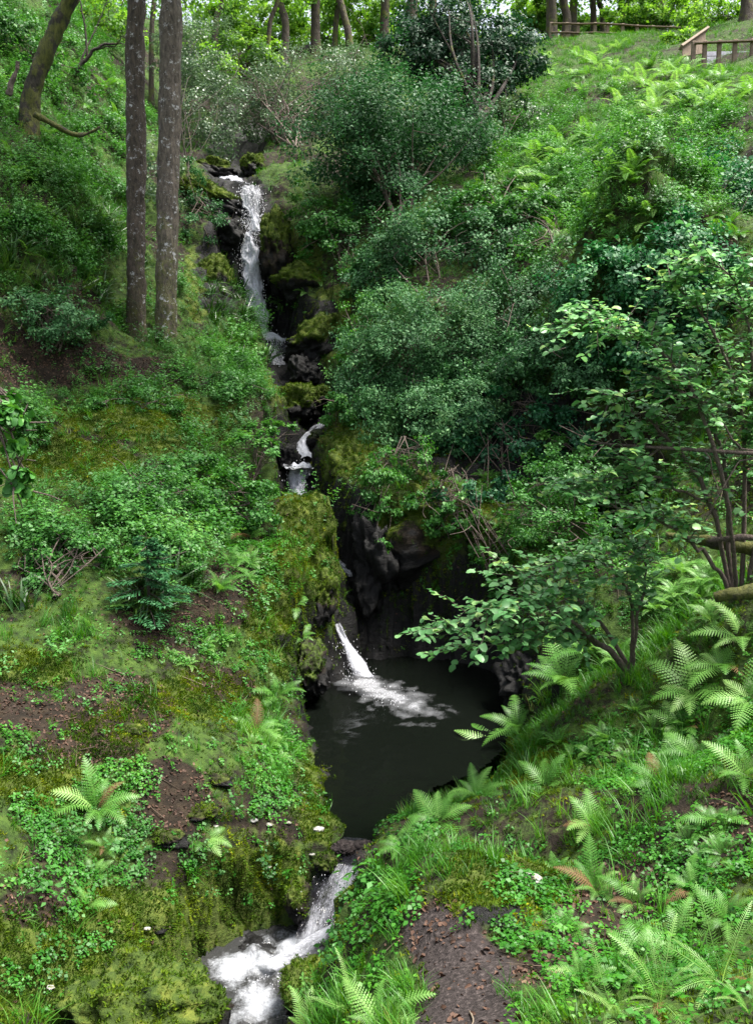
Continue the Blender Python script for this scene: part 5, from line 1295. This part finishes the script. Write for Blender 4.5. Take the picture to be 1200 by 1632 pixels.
for k, (u, v, d, r, ln, lab) in enumerate(BT):
    top = at(u + ln, 0, d)
    pts = [(u, v, d, r), (u + ln * .3 + (5 if k in (0, 8) else 0), v * .55, d, r * .93), (u + ln, 0, d, r * .88), (u + ln * 1.8, -80, d, r * .8), (u + ln * 2.5, -170, d, r * .6)]
    rgk = np.random.default_rng(60 + k)
    big = .13 * (d / 38)
    cr = [(top + np.array([rgk.normal(0, 1), rgk.uniform(-.5, 1.5), 2.6]), (2.6, 2.4, 1.5)), (top + np.array([rgk.normal(0, 1.2), .5, .9]), (1.8, 1.8, .7))]
    if r < .12: cr = [(top + np.array([0, 0, .6]), (1.2, 1.2, 1.0))]
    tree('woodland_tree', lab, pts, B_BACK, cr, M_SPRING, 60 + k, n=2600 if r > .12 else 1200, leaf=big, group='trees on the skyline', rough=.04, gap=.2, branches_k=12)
# bright saplings between those trunks
SP = [(430,40,35,50,40,'bright sapling left of the curved trunk on the skyline'),(345,30,31,45,45,'yellow green sapling right of the two tall trunks'),(390,95,31,50,40,'light green bush above the start of the stream'),(580,30,38,40,40,'bright sapling between the leaning trunk and the dark upright trunk'),
      (500,30,42,60,40,'far bright sapling behind the straight trunk'),(180,40,28,50,45,'bright sapling behind the bare crooked tree'),(330,110,29,45,40,'fresh green bush beside the right tall trunk'),(640,25,44,50,35,'bright foliage between the dark trunk and the holly'),
      (850,20,46,40,25,'bright sapling left of the reddish trunk'),(1010,35,43,50,22,'light green bush right of the sky gap behind the fence'),(1060,20,42,60,25,'leafy sapling above the fence corner'),(1140,25,38,60,28,'yellowish bush in front of the top right trunk'),
      (1068,78,33,26,20,'small leafy tree in front of the end of the long fence'),(925,30,52,50,16,'far low bush behind the long fence')]
for k, (u, v, d, ru, rv, lab) in enumerate(SP):
    p = at(u, v, d); base = np.array([p[0], p[1], hz(p[0], p[1]) - .05])
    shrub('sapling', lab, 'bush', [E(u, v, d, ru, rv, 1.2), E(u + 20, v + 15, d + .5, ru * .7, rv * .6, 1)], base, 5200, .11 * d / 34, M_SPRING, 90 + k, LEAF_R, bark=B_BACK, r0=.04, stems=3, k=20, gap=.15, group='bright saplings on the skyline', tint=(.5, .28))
# far wood beyond the plateau
rg = np.random.default_rng(200); C = []
for k in range(200):
    x = rg.uniform(-34, 34); y = rg.uniform(50, 62)
    C.append((np.array([x, y, hz(x, y) + rg.uniform(.5, 12)]), np.array([2.6, 2, 1.6])))
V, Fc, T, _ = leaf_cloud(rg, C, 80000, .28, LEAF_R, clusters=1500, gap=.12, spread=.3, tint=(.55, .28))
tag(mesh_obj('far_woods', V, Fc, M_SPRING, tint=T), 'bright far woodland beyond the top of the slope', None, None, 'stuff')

# ------------------------------------------------------------------ fences
def wood_mat(name, a, b):
    m, nt, out = new_mat(name); g = nd(nt, 'ShaderNodeTexCoord')
    n = noise_n(nt, 9, 6, .75, g.outputs['Object']); c = ramp(nt, [(.3, a), (.7, b)], n).outputs[0]
    p = nd(nt, 'ShaderNodeBsdfPrincipled'); p.inputs['Roughness'].default_value = .85; nt.links.new(c, p.inputs['Base Color'])
    bp = nd(nt, 'ShaderNodeBump'); bp.inputs['Strength'].default_value = .5; bp.inputs['Distance'].default_value = .01; nt.links.new(n, bp.inputs['Height']); nt.links.new(bp.outputs[0], p.inputs['Normal'])
    nt.links.new(p.outputs[0], out.inputs[0]); return m
M_WOOD = wood_mat('weathered_timber', (.12, .085, .06), (.27, .20, .145))
M_SLATE = wood_mat('grey_boards', (.07, .07, .09), (.17, .17, .21))
def beam(a, b, w, h, name, parent, mat=None, base=(0, 0, 0)):
    """bevelled squared timber from a to b"""
    import bmesh
    a = Vector(tuple(a)); b = Vector(tuple(b)); L = (b - a).length
    bm = bmesh.new(); bmesh.ops.create_cube(bm, size=1)
    bmesh.ops.scale(bm, vec=(w, h, L), verts=bm.verts)
    bmesh.ops.bevel(bm, geom=bm.edges[:], offset=min(w, h) * .12, segments=1, affect='EDGES')
    me = bpy.data.meshes.new(name); bm.to_mesh(me); bm.free(); me.materials.append(mat or M_WOOD)
    o = bpy.data.objects.new(name, me); col.objects.link(o); o.parent = parent
    q = Vector((0, 0, 1)).rotation_difference((b - a).normalized())
    o.location = (a + b) / 2 - Vector(tuple(base)); o.rotation_mode = 'QUATERNION'; o.rotation_quaternion = q
    return o
def fence(label, tops, h, rails, pw=.1, closing=True):
    """post and rail fence; tops are (u, v, depth) of the post tops"""
    T = [at(*t) for t in tops]; b = T[0] - np.array([0, 0, h])
    r = empty('wooden_fence', tuple(b), label, 'fence')
    for p in T: beam(p - np.array([0, 0, h + .25]), p, pw, pw, 'post', r, base=b)
    for fr in rails:
        for p, q in zip(T[:-1], T[1:]):
            off = np.array([0, -(pw / 2 + .022), -h * fr]); beam(p + off, q + off, .035, .13, 'rail', r, base=b)
fence('long rail fence along the top of the slope', [(878,36,40),(903,36,40),(921,37,40),(948,36,40),(968,37,40),(992,38,40),(1015,40,40),(1040,41,40),(1068,42,40),(1090,43,40),(1106,44,40)], .85, [.08, .5], .13)
fence('short fence beside the boards at the right edge, in front of the long one', [(1105,66,26),(1123,65,26),(1146,64,26),(1171,63,26),(1199,62,26),(1228,60,26)], .66, [.12], .11)
bb = at(1086, 72, 26.3)
r = empty('step_side', tuple(bb), 'sloping timber side of the steps between the two fences', 'steps')
beam(at(1084,76,26.3), at(1127,46,27.6), .07, .16, 'handrail', r, base=bb)
def slab(pts, th, name, parent, mat, base):
    P = np.array(pts); V = np.vstack([P, P + np.array([0, th, 0])]) - np.asarray(base)
    n = len(P); fl = [list(range(n))[::-1], list(range(n, 2 * n))] + [[i, (i + 1) % n, n + (i + 1) % n, n + i] for i in range(n)]
    return mesh_obj(name, V, fl, mat, parent)
slab([at(1087,76,26.4), at(1087,90,26.4), at(1124,84,27.5), at(1124,50,27.5)], .06, 'side_board', r, M_WOOD, bb)
b2 = at(1130, 90, 26.9)
r = empty('boardwalk', tuple(b2), 'blue grey boards behind the short fence', 'boardwalk')
for k in range(3):
    slab([at(1126,82 + k * 8,27.6 - k * .2), at(1126,89 + k * 8,27.5 - k * .2), at(1230,88 + k * 8,27.5 - k * .2), at(1230,81 + k * 8,27.6 - k * .2)], .05, 'board', r, M_SLATE, b2)
